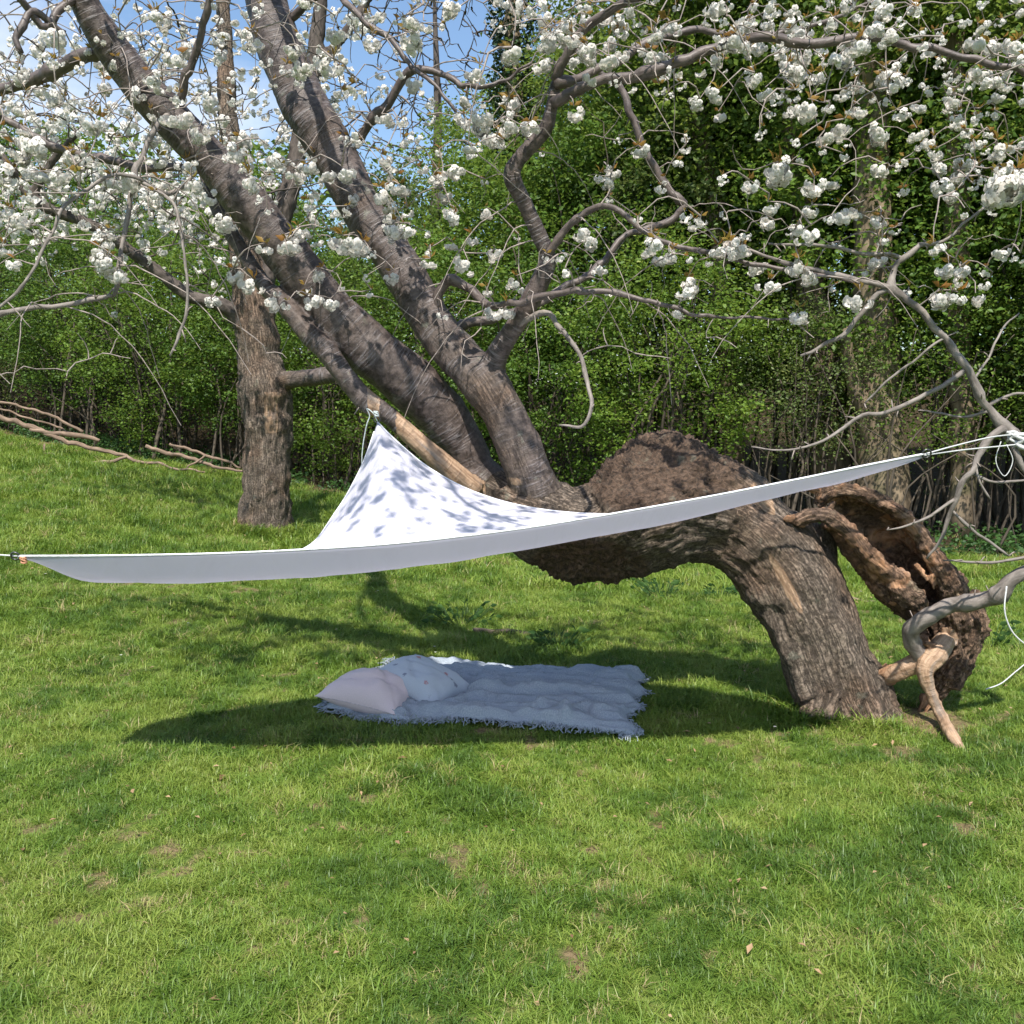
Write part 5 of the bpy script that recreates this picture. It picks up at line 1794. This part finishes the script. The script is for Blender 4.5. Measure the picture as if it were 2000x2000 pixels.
# the wood further behind
rs = np.random.default_rng(83)
n = 72000
x = rs.uniform(-34, 34, n)
ht = np.interp(x, [-34, -14, -8, -3, 0, 3, 8, 34], [6.0, 6.2, 6.4, 7.0, 9.0, 12.0, 15, 15])
zz = rs.uniform(0, 1, n) ** 1.1 * ht
y = 23 + rs.uniform(0, 5, n) + np.where(x < 0, -x * .12, 0)
k_ = fbm(np.stack([x, y, zz], 1) * .55, 3, 15) + rs.normal(0, .03, n) > .40 + .12 * (zz / ht) ** 3
x, y, zz = x[k_], y[k_], zz[k_]
C = np.stack([x, y, zz + gz(x, y)], 1)
V, T, ti = leaf_cloud(C, rs, .21, np.clip(fbm(C * .9, 2, 3) * .9 + rs.normal(0, .1, len(C)), 0, 1))
tag(link('far_wood', new_mesh('far_wood', V, None, T, {'tint': ti}, False), M['wood_leaf']), 'green mass of the far wood behind the thicket', 'wood', kind='stuff')


# ------------------------------------------------------------------ woodland trees behind
def crown_variant(seed, w, h, n, clumps, leaf=.085):
    r = np.random.default_rng(seed)
    cs = []
    while len(cs) < clumps:
        q = r.uniform(-1, 1, 3)
        rr = np.linalg.norm(q)
        if rr < 1 and r.uniform() < .25 + rr ** 2:
            cs.append([q[0] * w / 2, q[1] * w / 2, q[2] * h / 2])
    cs = np.array(cs)
    sg = r.uniform(.14, .36, len(cs))
    ct = r.normal(.4, .18, len(cs))
    k = r.integers(0, len(cs), n)
    C = cs[k] + r.normal(0, 1, (n, 3)) * sg[k][:, None] * np.array([1.2, 1.2, .6])
    V, T, ti = leaf_cloud(C, r, leaf, np.clip(ct[k] + r.normal(0, .13, n), 0, 1))
    return new_mesh('crown', V, None, T, {'tint': ti}, False)


CRV = [crown_variant(600 + k, 5.0, 6.0, 20000, 190) for k in range(3)]
for c in CRV:
    c.materials.append(M['wood_leaf'])


def wood_tree(rows, label, crowns, branches=(), ivy=None, mat='wood_trunk'):
    path = pix_path(rows)
    c = catmull(path, .25)
    jitter(c, .05, int(rows[0][0]))
    off = c[0, :3].copy()
    off[2] = gz(off[0], off[1])[0]
    c[0, 2] = off[2] - .15
    t = thing('woodland_tree', label, 'tree', tuple(off))
    V, Q, T, b = tube(c[:, :3], c[:, 3], 14, True, .12, 7)
    m = MB()
    m.add(V - off, Q, T, bark=b)
    link('trunk', m.mesh('trunk'), M[mat], t)
    for rw in branches:
        cb = catmull(pix_path(rw), .2)
        jitter(cb, .06, int(rw[0][1]))
        V, Q, T, b = tube(cb[:, :3], cb[:, 3], 8, True, .1, 9)
        m = MB()
        m.add(V - off, Q, T, bark=b)
        link('branch', m.mesh('branch'), M[mat], t)
    for k, (px, py, d, sc) in enumerate(crowns):
        o = link('crown', CRV[(k + int(rows[0][0])) % 3], None, t, tuple(P(px, py, d) - off))
        o.scale = (sc, sc, sc)
        o.rotation_euler = (0, 0, k * 2.1 + rows[0][0])
    if ivy:
        (ax, ay), (bx, by), rad, n = ivy
        r = np.random.default_rng(int(ax))
        s = r.uniform(0, 1, n)
        d = rows[0][2]
        pa, pb = P(ax, ay, d), P(bx, by, d)
        rr = rad * (0.6 + .8 * fbm(np.stack([s * 9, s * 0, s * 0], 1), 2, 4)) * np.sqrt(r.uniform(0.3, 1, n))
        an = r.uniform(0, 6.28, n)
        C = pa * (1 - s)[:, None] + pb * s[:, None] + np.stack([np.cos(an) * rr, np.sin(an) * rr, r.normal(0, .1, n)], 1) - off
        V, T, ti = leaf_cloud(C, r, .085, r.uniform(0, 1, n))
        link('ivy', new_mesh('ivy', V, None, T, {'tint': ti}, False), M['ivy'], t)
    return t


wood_tree([(1725, 1010, 13.2, 55), (1722, 900, 13.2, 46), (1716, 760, 13.2, 42), (1708, 600, 13.2, 38), (1705, 400, 13.2, 34), (1700, 200, 13.2, 30), (1690, 0, 13.2, 26), (1680, -250, 13.2, 20)],
          'large brown trunk in the wood directly left of the stump top', ((1620, 60, 14.5, 1.1), (1800, 180, 15, 1.0), (1700, -200, 14, 1.2)), branches=([(1712, 900, 13.2, 22), (1690, 800, 13, 20), (1668, 760, 13, 16), (1650, 640, 12.8, 10)],))
wood_tree([(1630, 985, 14.2, 44), (1622, 900, 14.2, 38), (1610, 760, 14.2, 34), (1590, 600, 14.2, 28), (1570, 420, 14.2, 22), (1540, 200, 14.2, 18)],
          'darker leaning trunk in the wood, just left of the large brown one', ((1540, 230, 15.5, .9), (1500, 60, 15.5, 1.0)))
wood_tree([(1440, 960, 15.0, 20), (1420, 700, 15, 20), (1405, 450, 15, 20), (1385, 330, 15, 20), (1362, 220, 15, 19), (1335, 110, 15, 18), (1310, -20, 15, 15)],
          'slim pale brown trunk slanting up behind the long right-hand blossom branch', ((1300, 120, 16.5, .9), (1430, 200, 16.5, .9), (1380, -60, 16.5, 1.1)))
wood_tree([(1880, 1010, 12.6, 26), (1878, 800, 12.6, 22), (1872, 600, 12.6, 22), (1868, 420, 12.6, 22), (1866, 250, 12.6, 20), (1862, 60, 12.6, 18), (1858, -150, 12.6, 14)],
          'straight dark trunk in the wood near the right edge', ((1960, 220, 14, .8), (1900, 20, 14, 1.0), (1990, 420, 14, .7)))
wood_tree([(1010, 900, 18.5, 22), (1008, 600, 18.5, 20), (1005, 300, 18.5, 18), (1002, 120, 18.5, 15), (1000, 20, 18.5, 12), (1010, -120, 18.5, 8)],
          'ivy-clad tree top standing above the thicket against the blue sky', ((960, 420, 20, .9),), ivy=((1004, 420), (1000, -20), .42, 5200))
wood_tree([(2090, 990, 11.5, 40), (2080, 700, 11.5, 34), (2070, 400, 11.5, 30), (2060, 100, 11.5, 26), (2050, -100, 11.5, 20)],
          'leafy tree half outside the right edge of the picture', ((2060, 480, 12.4, .6), (2100, 150, 13, .9), (2080, 680, 12.4, .45)))
wood_tree([(1180, 930, 17.5, 16), (1190, 700, 17.5, 15), (1200, 500, 17.5, 13), (1190, 300, 17.5, 11), (1170, 150, 17.5, 8)],
          'slender tree of the wood behind the zigzag limb', ((1180, 330, 19, .85), (1120, 260, 19.5, .7), (1240, 220, 19, .8)))

# bare tree against the sky: fine twigs
bare_t = thing('bare_tree', 'leafless fine-twigged tree against the blue sky at the top', 'tree', (*P(840, 900, 24)[:2], 0))
bo_ = np.array(bare_t.location)
main = catmull(np.array([[*P(850, 900, 24), .2], [*P(850, 500, 24), .16], [*P(855, 250, 24), .11], [*P(850, 50, 24), .06], [*P(845, -120, 24), .02]]), .3)
main[0, 2] = gz(bo_[0], bo_[1])[0] - .1
V, Q, T, b = tube(main[:, :3], main[:, 3], 10)
m = MB()
m.add(V - bo_, Q, T, bark=b)
link('trunk', m.mesh('trunk'), M['dark_branch'], bare_t)
tw3 = Twigs([main[len(main) // 3:]], 9)
tp = np.array([P(850 + rng.normal(0, 75), rng.uniform(-60, 330), 24 + rng.normal(0, 1)) for k in range(300)])
for k in np.argsort(np.array([np.min(np.linalg.norm(tw3.N - p, axis=1)) for p in tp])):
    tw3.grow(tp[k], .02, .006, -.12, 4)
tag(link('twigs', tw3.mb.mesh('twigs', bo_), M['dark_branch'], bare_t), kind='stuff')


# ------------------------------------------------------------------ small things on the lawn
def weed(px, py, label, n=26, rad=.2, h=.16, seed=1):
    g = G(px, py)
    r = np.random.default_rng(seed)
    t = thing('weed', label, 'plant', tuple(g))
    for k in range(n):
        a = r.uniform(0, 6.28)
        rr = rad * math.sqrt(r.uniform(0.02, 1))
        base_ = np.array([math.cos(a) * rr, math.sin(a) * rr, r.uniform(.02, h)])
        d = np.array([math.cos(a + r.normal(0, .5)), math.sin(a + r.normal(0, .5)), r.uniform(-.1, .7)])
        Bm = basis(d)
        l, w = r.uniform(.035, .07), r.uniform(.010, .018)
        Vl = np.array([[0, 0, 0], [-w, .3 * w, l * .3], [0, 0, l * .35], [w, .3 * w, l * .3], [-w * .8, .3 * w, l * .65], [0, 0, l * .7], [w * .8, .3 * w, l * .65], [0, -.15 * l, l]])
        m = MB()
        m.add(Vl @ Bm.T + base_, [[1, 4, 5, 2], [2, 5, 6, 3]], [[0, 1, 2], [0, 2, 3], [4, 7, 5], [5, 7, 6]], tint=r.uniform(0, 1))
        root = base_ * np.array([.4, .4, 0])
        V, Q, T, b = tube(np.array([root - np.array([0, 0, .02]), base_]), .0025, 4)
        m.add(V, Q, T, tint=.3)
        link('leaf', m.mesh('leaf'), M['weed'], t)
    return t


weed(1292, 1168, 'dark leafy weed clump on the grass under the arched trunk', 68, .24, .16, 3)
weed(1405, 1168, 'small weed clump against the inner side of the leaning trunk', 28, .12, .10, 4)
weed(900, 1216, 'dark weed clump in the shade beside the dead wood', 60, .26, .12, 5)
weed(1090, 1262, 'low weed clump in the shade at the right end of the dead wood', 48, .2, .10, 6)
weed(1930, 1262, 'nettle clump on the grass behind the stump near the right edge', 44, .2, .2, 8)

# fallen leaves, bark crumbs, petals and daisies
M['litter'] = mat_leaf('dead_leaf', (0.16, 0.09, 0.045), (0.36, 0.235, 0.13), (0.46, 0.35, 0.23), .15, .8)
rs = np.random.default_rng(91)
x, y = scatter(1.2, 14, 22.0)
kk = (bare_mask(x, y) > .25) | (rs.uniform(0, 1, len(x)) < .5)
kk &= ~in_quad(x, y, [b[:2] for b in BLANKET], .05)
x, y = x[kk], y[kk]
n = len(x)
a = rs.uniform(0, 6.28, n)
l = rs.uniform(.006, .017, n) * np.where(rs.uniform(0, 1, n) < .06, 1.6, 1)
z = gz(x, y) + rs.uniform(.012, .038, n)
e = np.stack([np.cos(a), np.sin(a), rs.normal(0, .25, n)], 1)
s = np.stack([-np.sin(a), np.cos(a), rs.normal(0, .25, n)], 1)
c = np.stack([x, y, z], 1)
up_ = np.array([0, 0, 1.0])
V = np.stack([c - e * l[:, None], c - s * l[:, None] * .5 + up_ * l[:, None] * .25, c + e * l[:, None], c + s * l[:, None] * .5 + up_ * l[:, None] * .3], 1).reshape(-1, 3)
ai = np.arange(n)[:, None] * 4
T = np.concatenate([ai + np.array([0, 1, 2]), ai + np.array([0, 2, 3])])
tag(link('leaf_litter', new_mesh('leaf_litter', V, None, T, {'tint': np.repeat(rs.uniform(0, 1, n), 4)}, False), M['litter']), 'curled dead leaves scattered over the grass', 'leaf litter', kind='stuff')
x, y = scatter(3.5, 12, .5)
n = len(x)
mp = MB()
for q in range(n):
    c = np.array([x[q], y[q], gz(x[q], y[q])[0] + .038])
    aa = np.arange(7) * 6.283 / 7
    ringv = c + .0085 * np.stack([np.cos(aa), np.sin(aa), 0 * aa + .15], 1)
    mp.add(np.vstack([c[None], ringv]), None, [[0, k + 1, (k + 1) % 7 + 1] for k in range(7)], tint=.1)
tag(link('fallen_petals', mp.mesh('fallen_petals'), M['petal']), 'white daisies and fallen petals dotted in the grass', 'petals', kind='stuff')
